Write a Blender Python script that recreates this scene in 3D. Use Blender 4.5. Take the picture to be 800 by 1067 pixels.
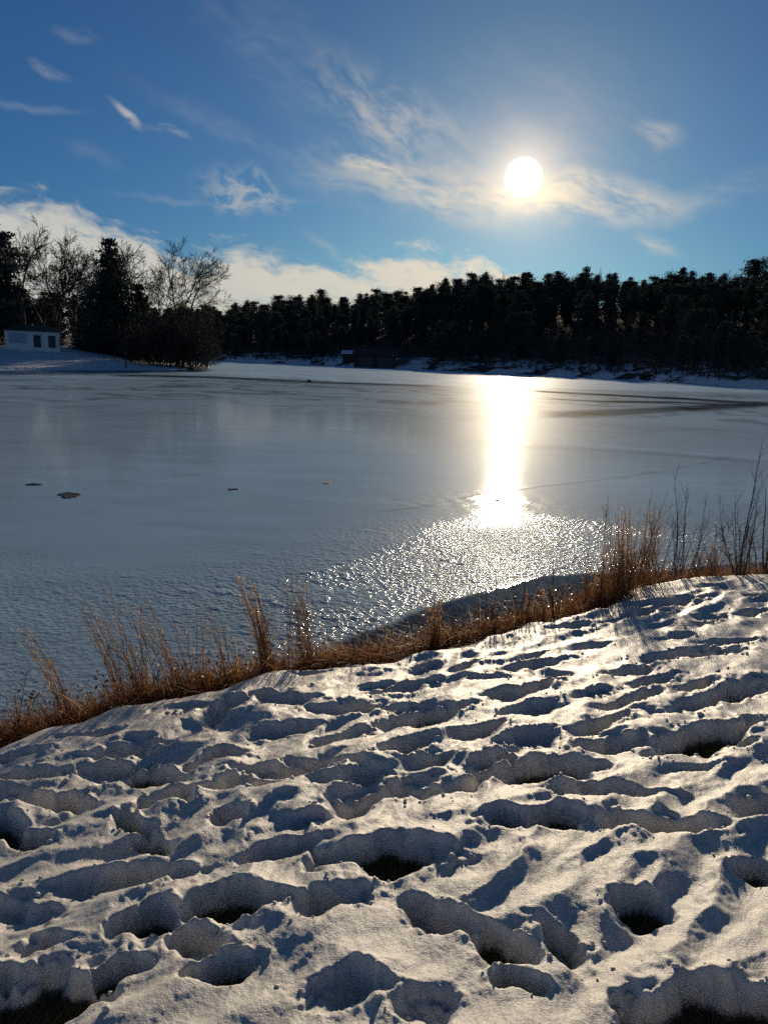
import bpy, math, random
import numpy as np
from math import radians as R, sin, cos, tan, pi
from mathutils import Vector, Matrix

for o in list(bpy.data.objects):
    bpy.data.objects.remove(o, do_unlink=True)
scene = bpy.context.scene
C = scene.collection

# ------------------------------------------------------------------ camera
H = 3.0                      # eye height above the ice
FPX = 800.0                  # focal length in photo pixels (photo 800 x 1067)
PITCH, ROLL = R(11.45), R(2.0)
Fv = np.array([0, cos(PITCH), -sin(PITCH)])
R0 = np.array([1.0, 0, 0]); U0 = np.array([0, sin(PITCH), cos(PITCH)])
Rv = cos(ROLL)*R0 + sin(ROLL)*U0
Uv = -sin(ROLL)*R0 + cos(ROLL)*U0
cam_d = bpy.data.cameras.new('camera'); cam = bpy.data.objects.new('camera', cam_d); C.objects.link(cam)
m = Matrix(((Rv[0], Uv[0], -Fv[0], 0), (Rv[1], Uv[1], -Fv[1], 0), (Rv[2], Uv[2], -Fv[2], H), (0, 0, 0, 1)))
cam.matrix_world = m
cam_d.sensor_fit = 'VERTICAL'; cam_d.sensor_height = 24.0; cam_d.lens = 24.0*FPX/1067.0
cam_d.clip_start = 0.05; cam_d.clip_end = 20000
scene.camera = cam

def ray(px, py):
    d = Fv + ((px-400)/FPX)*Rv - ((py-533.5)/FPX)*Uv
    return d/np.linalg.norm(d)
def hit(px, py, z=0.0):
    d = ray(px, py); t = (z-H)/d[2]
    return np.array([d[0]*t, d[1]*t])
def azel(px, py):
    d = ray(px, py)
    return math.atan2(d[0], d[1]), math.asin(d[2])
def at_dist(px, D):                      # ground point in the direction of a photo column, at horizontal distance D
    y = 371+0.035*(px-400); d = ray(px, y)
    k = math.hypot(d[0], d[1])
    return np.array([d[0]/k*D, d[1]/k*D])

# ------------------------------------------------------------------ light
SUN_AZ, SUN_EL = azel(545, 185)
sv = Vector((sin(SUN_AZ)*cos(SUN_EL), cos(SUN_AZ)*cos(SUN_EL), sin(SUN_EL)))
sd = bpy.data.lights.new('sun', 'SUN'); sun = bpy.data.objects.new('sun', sd); C.objects.link(sun)
sd.energy = 4.9; sd.angle = R(1.5); sd.color = (1.0, 0.82, 0.58)
sun.rotation_euler = sv.to_track_quat('Z', 'Y').to_euler()

scene.view_settings.view_transform = 'Standard'; scene.view_settings.look = 'None'
scene.view_settings.exposure = -0.52; scene.view_settings.gamma = 1; scene.view_settings.use_curve_mapping = False
scene.render.engine = 'CYCLES'
scene.cycles.use_denoising = False
scene.cycles.max_bounces = 6; scene.cycles.diffuse_bounces = 3; scene.cycles.glossy_bounces = 3
scene.cycles.transmission_bounces = 3; scene.cycles.transparent_max_bounces = 6
scene.cycles.sample_clamp_direct = 0; scene.cycles.sample_clamp_indirect = 6

class NT:
    """small node helper"""
    def __init__(s, tree): s.t = tree; s.n = tree.nodes; s.l = tree.links
    def node(s, typ, **kw):
        n = s.n.new(typ)
        for k, v in kw.items(): setattr(n, k, v)
        return n
    def link(s, a, b): s.l.new(a, b)
    def _in(s, n, i, v):
        if v is None: return
        if isinstance(v, bpy.types.NodeSocket): s.l.new(v, n.inputs[i])
        else: n.inputs[i].default_value = v
    def math(s, op, a, b=None, c=None, clamp=False):
        n = s.node('ShaderNodeMath', operation=op, use_clamp=clamp)
        s._in(n, 0, a); s._in(n, 1, b); s._in(n, 2, c); return n.outputs[0]
    def vmath(s, op, a, b=None, out=0):
        n = s.node('ShaderNodeVectorMath', operation=op); s._in(n, 0, a); s._in(n, 1, b); return n.outputs[out]
    def noise(s, vec, scale, detail=3, rough=0.5, dist=0, out='Fac', **kw):
        n = s.node('ShaderNodeTexNoise', **kw)
        if vec is not None: s.link(vec, n.inputs['Vector'])
        n.inputs['Scale'].default_value = scale; n.inputs['Detail'].default_value = detail
        n.inputs['Roughness'].default_value = rough; n.inputs['Distortion'].default_value = dist
        return n.outputs[out]
    def mr(s, v, a, b, c=0, d=1, smooth=True):
        n = s.node('ShaderNodeMapRange', interpolation_type='SMOOTHSTEP' if smooth else 'LINEAR')
        s._in(n, 0, v); s._in(n, 1, a); s._in(n, 2, b); s._in(n, 3, c); s._in(n, 4, d); return n.outputs[0]
    def mix(s, f, a, b, mode='MIX'):
        n = s.node('ShaderNodeMix', data_type='RGBA', blend_type=mode)
        s._in(n, 0, f)
        for i, v in ((6, a), (7, b)):
            if isinstance(v, tuple) and len(v) == 3: v = (*v, 1)
            s._in(n, i, v)
        return n.outputs[2]
    def mapping(s, vec, loc=(0,0,0), rot=(0,0,0), sc=(1,1,1), typ='POINT'):
        n = s.node('ShaderNodeMapping', vector_type=typ); s.link(vec, n.inputs[0])
        n.inputs[1].default_value = loc; n.inputs[2].default_value = rot; n.inputs[3].default_value = sc
        return n.outputs[0]

# ------------------------------------------------------------------ sky
world = bpy.data.worlds.new('World'); scene.world = world; world.use_nodes = True
w = NT(world.node_tree); w.n.clear()
out = w.node('ShaderNodeOutputWorld'); bg = w.node('ShaderNodeBackground'); w.link(bg.outputs[0], out.inputs[0])
bg.inputs[1].default_value = 0.05
sky = w.node('ShaderNodeTexSky', sky_type='NISHITA')
sky.sun_disc = False; sky.sun_elevation = SUN_EL; sky.sun_rotation = SUN_AZ
sky.air_density = 1.0; sky.dust_density = 0.6; sky.ozone_density = 2.0; sky.altitude = 200
tc = w.node('ShaderNodeTexCoord'); dvec = tc.outputs['Generated']
sx = w.node('ShaderNodeSeparateXYZ'); w.link(dvec, sx.inputs[0])
az = w.math('ARCTAN2', sx.outputs[0], sx.outputs[1])
el = w.math('ARCSINE', sx.outputs[2])
cb = w.node('ShaderNodeCombineXYZ'); w.link(az, cb.inputs[0]); w.link(el, cb.inputs[1])
P = cb.outputs[0]
warp = w.vmath('SCALE', w.vmath('SUBTRACT', w.noise(P, 6, 3, 0.55, out='Color'), (0.5,0.5,0.5)), None)
warp.node.inputs[3].default_value = 0.07
PW = w.vmath('ADD', P, warp)
warp2 = w.vmath('SCALE', w.vmath('SUBTRACT', w.noise(P, 22, 2, 0.5, out='Color'), (0.5,0.5,0.5)), None)
warp2.node.inputs[3].default_value = 0.022
PW2 = w.vmath('ADD', PW, warp2)
# streak fields (wisps): stretched noise seen along different directions
def streak(rotdeg, sx_, sy_, det=5, rough=0.6, base=None):
    v = w.mapping(base if base is not None else PW, rot=(0,0,R(rotdeg)), sc=(1,1,1))
    v = w.mapping(v, sc=(sx_, sy_, 1))
    return w.noise(v, 1.0, det, rough)
S_h = streak(8, 7, 34)         # nearly level streaks
S_d = streak(32, 8, 26)        # diagonal, running down to the right
S_f = streak(15, 40, 90, 3, 0.6, PW2)   # fine ripples
dens = None
def blob(px, py, lx, ly, angdeg, strength, tex, lo=0.42, hi=0.68, hard=0.0):
    """one patch of cirrus: centre, half sizes (photo px as angle), tilt (+ = rising to the right)"""
    global dens
    a, e = azel(px, py)
    v = w.mapping(PW2, loc=(a, e, 0), rot=(0,0,R(angdeg)), sc=(lx/FPX, ly/FPX, 1), typ='TEXTURE')
    ln = w.vmath('LENGTH', v, out=1)
    msk = w.mr(ln, 1.0, hard, 0, 1)
    t = w.mr(tex, lo, hi)
    q = w.math('MULTIPLY', w.math('MULTIPLY', msk, t), strength*(0.62 if px < 360 else 0.9))
    dens = q if dens is None else w.math('ADD', dens, q)
T_all = w.math('ADD', w.math('MULTIPLY', S_d, 0.7), w.math('MULTIPLY', S_f, 0.3))
T_h = w.math('ADD', w.math('MULTIPLY', S_h, 0.72), w.math('MULTIPLY', S_f, 0.28))
blob(400, 118, 105, 42, -22, 0.58, T_all, 0.38, 0.64)
blob(290, 60, 140, 55, -40, 0.20, T_all, 0.35, 0.7)
blob(440, 198, 170, 42, -8, 0.70, T_h, 0.34, 0.62)
blob(385, 172, 60, 13, -14, 0.6, T_h, 0.40, 0.6)
blob(612, 210, 118, 30, -3, 0.72, T_h, 0.30, 0.55, 0.3)
blob(540, 150, 200, 120, 10, 0.14, T_all, 0.30, 0.7)
blob(255, 205, 62, 24, -10, 0.75, S_f, 0.38, 0.62)
blob(135, 126, 19, 5, -36, 1.1, S_f, 0.25, 0.55)
blob(66, 76, 24, 9, -22, 0.45, T_all, 0.35, 0.6)
blob(86, 34, 24, 11, -12, 0.3, T_all, 0.35, 0.6)
blob(40, 120, 60, 6, 0, 0.25, T_h, 0.3, 0.6)
blob(175, 143, 30, 6, -10, 0.35, S_f, 0.4, 0.6)
blob(95, 165, 36, 12, -15, 0.15, T_h, 0.35, 0.6)
blob(690, 132, 34, 16, -22, 0.5, T_all, 0.36, 0.6)
blob(680, 255, 36, 12, -15, 0.5, T_h, 0.35, 0.6)
blob(760, 200, 110, 22, 8, 0.22, T_h, 0.35, 0.65)
blob(340, 262, 40, 9, -30, 0.3, T_h, 0.3, 0.6)
blob(230, 140, 120, 16, -24, 0.18, T_all, 0.35, 0.6)
blob(230, 210, 140, 5, 0, 0.3, T_h, 0.3, 0.6)
blob(-260, 160, 160, 60, -20, 0.5, T_all, 0.36, 0.62)
blob(1050, 150, 200, 70, 12, 0.4, T_all, 0.36, 0.62)
# the low cloud bank on the left, its ragged top falling away to the right: height of its top by azimuth
sep = w.node('ShaderNodeSeparateXYZ'); w.link(PW2, sep.inputs[0])
crv = w.node('ShaderNodeFloatCurve'); 
bank_px = [(-500,150),(-250,175),(-60,195),(10,200),(60,212),(100,222),(150,238),(200,258),(250,258),(320,272),(380,268),(440,258),(500,268),(545,285),(600,330),(800,360),(1200,380)]
A0, A1, E1 = -0.9, 0.9, 0.4
pts = []
for (bx, by) in bank_px:
    a, e = azel(bx, by); pts.append(((a-A0)/(A1-A0), max(0, e)/E1))
cm = crv.mapping.curves[0]
cm.points[0].location = (0, pts[0][1]); cm.points[1].location = (1, 0)
for p in pts[0:]: 
    if 0 < p[0] < 1: cm.points.new(*p)
crv.mapping.update()
w.link(w.math('DIVIDE', w.math('SUBTRACT', sep.outputs[0], A0), A1-A0, clamp=True), crv.inputs[1])
top = w.math('MULTIPLY', crv.outputs[0], E1)
topn = w.math('ADD', top, w.math('MULTIPLY', w.math('SUBTRACT', T_h, 0.5), 0.13))
edge = w.mr(w.math('SUBTRACT', topn, sep.outputs[1]), -0.006, 0.026)
bankd = w.math('MULTIPLY', edge, w.mr(T_h, 0.30, 0.52, 0.50, 0.94))
dens = w.math('MAXIMUM', w.math('MINIMUM', dens, 0.85), bankd)
# angle from the sun
cosang = w.vmath('DOT_PRODUCT', w.vmath('NORMALIZE', dvec), tuple(sv), out=1)
ang = w.math('ARCCOSINE', w.math('MINIMUM', cosang, 1.0))
near = w.math('EXPONENT', w.math('MULTIPLY', ang, -5.0))
aur = w.math('EXPONENT', w.math('MULTIPLY', ang, -34.0))
aur2 = w.math('EXPONENT', w.math('MULTIPLY', ang, -8.5))
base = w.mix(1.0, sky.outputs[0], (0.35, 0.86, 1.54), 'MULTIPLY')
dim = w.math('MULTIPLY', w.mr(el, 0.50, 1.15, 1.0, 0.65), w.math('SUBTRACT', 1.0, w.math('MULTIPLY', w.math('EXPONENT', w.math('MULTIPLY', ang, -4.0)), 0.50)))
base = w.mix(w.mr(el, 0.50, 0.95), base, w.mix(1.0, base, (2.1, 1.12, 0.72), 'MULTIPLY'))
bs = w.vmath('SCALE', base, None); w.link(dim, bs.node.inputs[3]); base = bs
ccol = w.mix(near, (17.2, 16.8, 15.2), (28, 22.5, 15))
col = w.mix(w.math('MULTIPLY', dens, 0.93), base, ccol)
def addcol(c, fac, rgb):
    v = w.vmath('SCALE', rgb, None); w.link(fac, v.node.inputs[3]); 
    return w.vmath('ADD', c, v)
col = addcol(col, aur, (40.0, 30.0, 18.0))      # thin cloud lit up around the sun
col = addcol(col, aur2, (3.6, 2.4, 1.8))
disc = w.mr(ang, 0.0235, 0.0140)
col = addcol(col, disc, (120.0, 110.0, 85.0))
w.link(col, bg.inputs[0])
world.cycles.sampling_method = 'MANUAL'; world.cycles.sample_map_resolution = 1024

# ------------------------------------------------------------------ numpy noise
def _hash(ix, iy, seed):
    h = (ix.astype(np.int64)*374761393 + iy.astype(np.int64)*668265263 + seed*1442695041) & 0xffffffff
    h = ((h ^ (h >> 13))*1274126177) & 0xffffffff
    h = (h ^ (h >> 16))*2246822519 & 0xffffffff
    return (h ^ (h >> 15)) & 0xffffffff
def pn(x, y, s=1.0, seed=0):
    x = np.asarray(x)/s; y = np.asarray(y)/s
    ix = np.floor(x); iy = np.floor(y); fx = x-ix; fy = y-iy
    u = fx*fx*fx*(fx*(fx*6-15)+10); v = fy*fy*fy*(fy*(fy*6-15)+10)
    r = []
    for dx in (0, 1):
        for dy in (0, 1):
            a = _hash(ix+dx, iy+dy, seed)*(2*pi/4294967296.0)
            r.append(np.cos(a)*(fx-dx)+np.sin(a)*(fy-dy))
    return (r[0]*(1-u)*(1-v) + r[1]*(1-u)*v + r[2]*u*(1-v) + r[3]*u*v)*1.5
def fbm(x, y, s, oc=4, seed=0, g=0.5):
    t = 0; a = 1
    for i in range(oc):
        t = t + a*pn(x, y, s, seed+i*17); s = s*0.5; a *= g
    return t
def sst(a, b, x):
    t = np.clip((x-a)/(b-a), 0, 1); return t*t*(3-2*t)
def sdist(x, y, line):
    """signed distance to an open polyline; positive on its right-hand side (walking along it)"""
    L = np.asarray(line, float)
    d0 = L[0]-L[1]; d1 = L[-1]-L[-2]
    L = np.vstack([L[0]+d0/np.linalg.norm(d0)*400, L, L[-1]+d1/np.linalg.norm(d1)*400])
    best = np.full(np.shape(x), 1e18); sg = np.ones(np.shape(x))
    for a, b in zip(L[:-1], L[1:]):
        e = b-a; l2 = e@e
        t = np.clip(((x-a[0])*e[0]+(y-a[1])*e[1])/l2, 0, 1)
        qx = x-(a[0]+t*e[0]); qy = y-(a[1]+t*e[1]); dd = qx*qx+qy*qy
        cr = e[0]*(y-a[1])-e[1]*(x-a[0])
        k = dd < best-1e-9
        best = np.where(k, dd, best); sg = np.where(k, np.where(cr < 0, 1.0, -1.0), sg)
    return np.sqrt(best)*sg

# ------------------------------------------------------------------ mesh helpers
def tagp(o, label=None, cat=None, group=None, kind=None):
    if label: o['label'] = label
    if cat: o['category'] = cat
    if group: o['group'] = group
    if kind: o['kind'] = kind
    return o
def mk_mesh(name, V, F, mats, mi=None, smooth=True, attrs=None):
    V = np.asarray(V, np.float32); me = bpy.data.meshes.new(name)
    if isinstance(F, np.ndarray):
        n, k = F.shape
        me.vertices.add(len(V)); me.vertices.foreach_set('co', V.ravel())
        me.loops.add(n*k); me.loops.foreach_set('vertex_index', F.astype(np.int32).ravel())
        me.polygons.add(n); me.polygons.foreach_set('loop_start', np.arange(0, n*k, k, dtype=np.int32))
        me.update(calc_edges=True)
    else:
        me.from_pydata(V.tolist(), [], F); me.update()
    for m_ in (mats if isinstance(mats, (list, tuple)) else [mats]): me.materials.append(m_)
    if mi is not None: me.polygons.foreach_set('material_index', np.asarray(mi, np.int32))
    if smooth: me.polygons.foreach_set('use_smooth', np.ones(len(me.polygons), bool))
    for k_, a_ in (attrs or {}).items():
        at = me.attributes.new(k_, 'FLOAT', 'POINT'); at.data.foreach_set('value', np.asarray(a_, np.float32))
    me.update()
    return me
def mk_obj(name, me, parent=None):
    o = bpy.data.objects.new(name, me); C.objects.link(o)
    if parent is not None: o.parent = parent
    return o
def empty(name, loc, rz=0.0):
    o = bpy.data.objects.new(name, None); C.objects.link(o); o.location = loc; o.rotation_euler = (0,0,rz)
    o.empty_display_size = 0.3
    return o
def polar(thetas, rs, closed=False):
    T, RR = np.meshgrid(thetas, rs); X = RR*np.sin(T); Y = RR*np.cos(T)
    nr, nt = X.shape
    idx = np.arange(nr*nt).reshape(nr, nt)
    F = np.stack([idx[:-1,:-1], idx[:-1,1:], idx[1:,1:], idx[1:,:-1]], -1).reshape(-1, 4)[:, ::-1]
    return X.ravel(), Y.ravel(), F
def prune(V, F, keepface, attrs=None):
    F = F[keepface]; used = np.zeros(len(V), bool); used[F.ravel()] = True
    re = np.cumsum(used)-1
    return V[used], re[F], {k: a[used] for k, a in (attrs or {}).items()}

class Geo:
    """collects tubes, strips and boxes into one mesh"""
    def __init__(s): s.V = []; s.F = []; s.M = []; s.n = 0; s.A = []
    def add(s, V, F, m=0, a=0.0):
        V = np.asarray(V, float); s.V.append(V); s.F += [tuple(i+s.n for i in f) for f in F]
        s.M += [m]*len(F); s.A.append(np.full(len(V), a)); s.n += len(V)
    def tube(s, pts, rad, sides=5, m=0, a=0.0, cap=False):
        pts = np.asarray(pts, float); n = len(pts)
        t = np.gradient(pts, axis=0); t /= np.linalg.norm(t, axis=1)[:, None]+1e-12
        ref = np.array([0,0,1.0]) if abs(t[0][2]) < 0.9 else np.array([1.0,0,0])
        u = np.cross(t, ref); u /= np.linalg.norm(u, axis=1)[:, None]+1e-12; v = np.cross(t, u)
        an = np.arange(sides)*2*pi/sides
        rad = np.asarray(rad, float).reshape(-1, 1, 1)*np.ones((n, 1, 1))
        V = pts[:, None]+rad*(np.cos(an)[None, :, None]*u[:, None]+np.sin(an)[None, :, None]*v[:, None])
        F = [(i*sides+j, i*sides+(j+1) % sides, (i+1)*sides+(j+1) % sides, (i+1)*sides+j) for i in range(n-1) for j in range(sides)]
        if cap: F += [tuple(range(sides))[::-1], tuple((n-1)*sides+j for j in range(sides))]
        s.add(V.reshape(-1, 3), F, m, a)
    def box(s, x0, x1, y0, y1, z0, z1, m=0):
        V = [(x,y,z) for x in (x0,x1) for y in (y0,y1) for z in (z0,z1)]
        s.add(V, [(0,1,3,2),(4,6,7,5),(0,4,5,1),(2,3,7,6),(0,2,6,4),(1,5,7,3)], m)
    def mesh(s, name, mats, smooth=True, attr='tint'):
        return mk_mesh(name, np.vstack(s.V), s.F, mats, s.M, smooth, {attr: np.concatenate(s.A)})
    def build(s, name, mats, parent=None, smooth=True):
        return mk_obj(name, s.mesh(name, mats, smooth), parent)

# ------------------------------------------------------------------ materials
def mat(name):
    m_ = bpy.data.materials.new(name); m_.use_nodes = True
    t = NT(m_.node_tree); b = t.n['Principled BSDF']; return m_, t, b
def bump(t, h, strength, dist, normal=None):
    n = t.node('ShaderNodeBump'); n.inputs['Strength'].default_value = strength; n.inputs['Distance'].default_value = dist
    t.link(h, n.inputs['Height'])
    if normal is not None: t.link(normal, n.inputs['Normal'])
    return n.outputs[0]
def pos(t):
    return t.node('ShaderNodeNewGeometry').outputs['Position']
def attr(t, nm):
    n = t.node('ShaderNodeAttribute', attribute_name=nm); return n.outputs['Fac']

def m_snow():
    m_, t, b = mat('snow'); p = pos(t)
    ps = t.mapping(p, rot=(0,0,R(-SUN_AZ*57.3+90)), sc=(1,1,1)); ps = t.mapping(ps, sc=(0.55,1.2,1))
    n1 = t.noise(ps, 26, 4, 0.6); n2 = t.noise(p, 120, 3, 0.7); n3 = t.noise(p, 330, 2, 0.7)
    nb = bump(t, n1, 0.3, 0.010); nb = bump(t, n2, 0.8, 0.0036, nb); nb = bump(t, n3, 0.8, 0.0020, nb)
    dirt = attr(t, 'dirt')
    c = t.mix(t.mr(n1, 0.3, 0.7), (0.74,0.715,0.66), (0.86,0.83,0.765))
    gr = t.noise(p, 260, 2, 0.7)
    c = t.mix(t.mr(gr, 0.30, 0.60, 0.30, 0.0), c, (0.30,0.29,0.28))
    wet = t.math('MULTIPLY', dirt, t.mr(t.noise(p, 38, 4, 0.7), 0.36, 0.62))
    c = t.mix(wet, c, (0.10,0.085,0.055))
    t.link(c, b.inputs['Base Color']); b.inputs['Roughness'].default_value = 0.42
    b.inputs['Specular IOR Level'].default_value = 0.35
    b.inputs['Subsurface Weight'].default_value = 0.15
    b.inputs['Subsurface Radius'].default_value = (0.9,1.0,1.2); b.inputs['Subsurface Scale'].default_value = 0.012
    t.link(nb, b.inputs['Normal'])
    return m_
def m_soil():
    m_, t, b = mat('bank_soil'); p = pos(t)
    n = t.noise(p, 9, 5, 0.65); n2 = t.noise(p, 70, 3, 0.6)
    c = t.mix(t.mr(n, 0.35, 0.65), (0.026,0.021,0.012), (0.055,0.038,0.020))
    c = t.mix(t.mr(n2, 0.55, 0.75), c, (0.045,0.055,0.020))
    t.link(c, b.inputs['Base Color']); b.inputs['Roughness'].default_value = 0.9
    t.link(bump(t, n2, 0.9, 0.012), b.inputs['Normal']); return m_
def m_leafy(name, ca, cb_, rough=0.7, trans=0.35, scale=None):
    """thin dry leaves and blades: some light goes through"""
    m_, t, b = mat(name); tn = attr(t, 'tint')
    c = t.mix(tn, ca, cb_)
    b.inputs['Roughness'].default_value = rough; b.inputs['Specular IOR Level'].default_value = 0.25
    t.link(c, b.inputs['Base Color'])
    tr = t.node('ShaderNodeBsdfTranslucent'); t.link(c, tr.inputs[0])
    mx = t.node('ShaderNodeMixShader'); mx.inputs[0].default_value = trans
    t.link(b.outputs[0], mx.inputs[1]); t.link(tr.outputs[0], mx.inputs[2])
    t.link(mx.outputs[0], t.n['Material Output'].inputs[0]); return m_
def m_plain(name, ca, cb_, scale=4, rough=0.8, bs=0.4, bd=0.02, stretch=(1,1,1)):
    m_, t, b = mat(name)
    o = t.node('ShaderNodeTexCoord').outputs['Object']; o = t.mapping(o, sc=stretch)
    n = t.noise(o, scale, 4, 0.6)
    t.link(t.mix(t.mr(n, 0.32, 0.68), ca, cb_), b.inputs['Base Color']); b.inputs['Roughness'].default_value = rough
    t.link(bump(t, n, bs, bd), b.inputs['Normal']); return m_

M_SNOW = m_snow(); M_SOIL = m_soil()
M_BARK = m_plain('bark', (0.022,0.018,0.015), (0.055,0.045,0.037), 6, 0.9, 0.6, 0.03, (1,1,0.3))
M_TWIG = m_plain('twig', (0.06,0.045,0.036), (0.14,0.10,0.07), 30, 0.75, 0.3, 0.002)
M_NEEDLE = m_leafy('needles', (0.032,0.042,0.038), (0.060,0.075,0.062), 0.8, 0.18)
M_GRASS = m_leafy('dry_grass', (0.36,0.21,0.10), (0.70,0.49,0.26), 0.6, 0.62)
M_MAT = m_leafy('dead_leaf_mat', (0.10,0.038,0.014), (0.38,0.17,0.065), 0.5, 0.5)
M_GREEN = m_leafy('matted_grass', (0.06,0.065,0.025), (0.20,0.15,0.07), 0.7, 0.25)
M_LEAF = m_leafy('curled_leaf', (0.09,0.035,0.015), (0.24,0.10,0.04), 0.35, 0.15)

# ------------------------------------------------------------------ near bank
edge_px = [(-330,812),(-160,788),(-60,772),(0,760),(60,742),(130,725),(200,709),(260,695),(310,684),(350,681),(400,677),(450,666),(500,655),(560,641),(610,628),(640,615),(665,604),(700,599),(740,595),(800,592),(870,589),(960,587)]
EDGE = np.array([hit(px, py, 1.02) for px, py in edge_px])
def zbank(d, x, y):
    inland = 0.92+0.088*np.minimum(d, 14)+0.03*np.maximum(np.minimum(d, 60)-14, 0)
    out_ = 0.92-0.52*sst(0, -1.0, d)*1.0-0.62*np.clip(-d-0.35, 0, 4)
    z = np.where(d > 0, inland, np.maximum(out_, -0.8))
    return z+0.016*pn(x, y, 0.35, 91)+0.03*pn(x, y, 1.3, 92)*sst(-3, 0.5, d)
def surf_hit(px, py):
    z = 1.2
    for _ in range(6):
        q = hit(px, py, z); d = float(sdist(np.array([q[0]]), np.array([q[1]]), EDGE)[0])
        z = 1.02+0.088*max(d, 0)
    return q

# thetas: fine where the photo looks, coarse elsewhere
def spread(fine, step, total, grow=1.12):
    a = list(np.arange(0, fine, step)); s_ = step
    while a[-1] < total: s_ = min(s_*grow, 0.15); a.append(min(a[-1]+s_, total))
    a = np.array(a); return np.concatenate([-a[:0:-1], a])
th = spread(R(40), 0.00235, pi)
rr = [1.02]
while rr[-1] < 11.5: rr.append(rr[-1]*1.0033)
g = 1.0033
while rr[-1] < 90: g = min(g*1.04, 1.25); rr.append(rr[-1]*g)
rin = [0.02, 0.2, 0.4, 0.6, 0.8, 0.9, 0.96]
rs = np.array(rin+rr)
X, Y, F = polar(th, rs)
D = sdist(X, Y, EDGE)
inner = (D > -0.6)
# --- footprints: (x1, y1, x2, y2, width m, depth m) ends of each hollow in the photo, then scattered ones
PR = """378 716 412 711 .07 .05|385 722 462 707 .09 .06|430 699 456 689 .07 .05|328 738 412 735 .14 .10|405 752 489 737 .17 .10
331 771 388 755 .10 .08|262 760 327 753 .13 .09|262 722 328 727 .12 .08|395 788 452 768 .12 .085|422 795 476 785 .10 .07|466 768 523 755 .11 .085
490 797 530 783 .12 .09|321 819 408 802 .13 .085|402 815 462 825 .11 .08|462 824 527 802 .12 .09|338 842 422 822 .13 .09|317 792 378 795 .09 .06
255 800 354 800 .11 .065|260 822 294 815 .09 .05|486 712 530 707 .08 .05|505 727 545 719 .12 .08|720 653 756 639 .11 .07|772 639 803 632 .11 .07
781 625 806 622 .09 .05|688 666 720 659 .09 .06|733 669 786 664 .09 .055|632 704 685 692 .11 .075|658 715 702 703 .12 .08|632 734 688 718 .10 .075
590 727 632 717 .10 .07|595 764 653 743 .12 .09|670 688 765 675 .20 .09|713 737 805 710 .20 .115|690 780 782 752 .22 .12|608 776 680 769 .17 .115
520 730 583 711 .11 .08|520 746 576 734 .10 .07|520 774 576 758 .11 .08|500 805 620 792 .20 .12|576 655 615 648 .13 .07|622 650 688 632 .16 .08
653 629 730 622 .17 .08|597 676 632 669 .10 .06|520 702 594 687 .12 .07|758 778 795 772 .08 .05|702 720 751 706 .12 .07
61 770 118 761 .09 .06|95 785 169 771 .12 .09|-8 792 51 785 .12 .08|216 748 250 726 .20 .10|128 802 189 808 .20 .11|189 795 253 778 .14 .09
67 804 148 792 .12 .08|202 822 270 808 .13 .09|-10 812 67 805 .12 .07|118 852 152 862 .11 .13|-12 852 22 864 .13 .14|219 862 250 842 .13 .09
50 922 189 906 .13 .09|120 962 180 948 .13 .18|200 940 298 935 .17 .19|97 1010 150 992 .14 .19|-50 1056 98 1022 .30 .21|205 1010 268 996 .10 .14
148 868 178 884 .11 .14|-10 870 48 876 .11 .13|341 892 462 882 .19 .15|255 890 338 874 .09 .08|294 945 375 924 .17 .10|419 930 505 962 .11 .10
498 968 560 986 .13 .19|324 1030 398 1012 .16 .085|626 852 752 860 .15 .115|638 928 700 946 .15 .12|560 955 622 994 .14 .085|522 1008 562 1018 .08 .14
764 897 815 912 .12 .12|665 1066 815 1040 .27 .21|498 852 548 846 .14 .12|545 851 610 843 .14 .13|565 818 690 822 .11 .08|600 815 628 812 .09 .06
20 830 92 838 .14 .11|150 838 204 826 .15 .11|700 800 760 792 .06 .03|470 700 500 692 .09 .05|540 690 570 680 .09 .05|430 735 400 742 .06 .04
180 968 238 986 .12 .10|8 988 70 974 .10 .06|410 1050 470 1040 .12 .05|300 865 330 850 .10 .06|560 742 590 735 .06 .04|300 700 350 696 .08 .03|170 742 230 730 .09 .04"""
rng = np.random.default_rng(7)
stamps = []
for line in PR.replace('\n', '|').split('|'):
    x1, y1, x2, y2, w_, d_ = map(float, line.split())
    a = surf_hit(x1, y1); b_ = surf_hit(x2, y2)
    stamps.append(((a+b_)/2, max(np.linalg.norm(b_-a)/2, 0.07), w_*0.44, math.atan2(b_[1]-a[1], b_[0]-a[0]), d_))
eu = (EDGE[-5]-EDGE[4]); eang = math.atan2(eu[1], eu[0])
def infov(q):
    return abs(math.atan2(q[0], q[1])) < R(27) and 1.5 < np.linalg.norm(q) < 8.5
for _ in range(900):                                  # worn tracks along the bank, more of them out of the frame
    s_ = rng.uniform(-9, 16); dd = rng.choice([0.55, 1.1, 1.7, 2.6, 3.6, 5.0, 6.5], p=[.14,.18,.18,.16,.14,.1,.1])+rng.normal(0, 0.22)
    k = EDGE[9]; n_ = np.array([math.sin(eang), -math.cos(eang)])
    q = k+s_*np.array([math.cos(eang), math.sin(eang)])+n_*dd
    if math.hypot(*q) < 0.9 or rng.random() < (0.80 if infov(q) else 0.35): continue
    sc_ = 0.55 if infov(q) else 1.0
    stamps.append((q, rng.uniform(.10, .19), rng.uniform(.045, .08), eang+rng.normal(0, 0.35), rng.uniform(.035, .09)*sc_))
wx = 0.030*pn(X, Y, 0.16, 1)+0.010*pn(X, Y, 0.06, 2)+0.005*pn(X, Y, 0.025, 3)
wy = 0.030*pn(X, Y, 0.16, 11)+0.010*pn(X, Y, 0.06, 12)+0.005*pn(X, Y, 0.025, 13)
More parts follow.
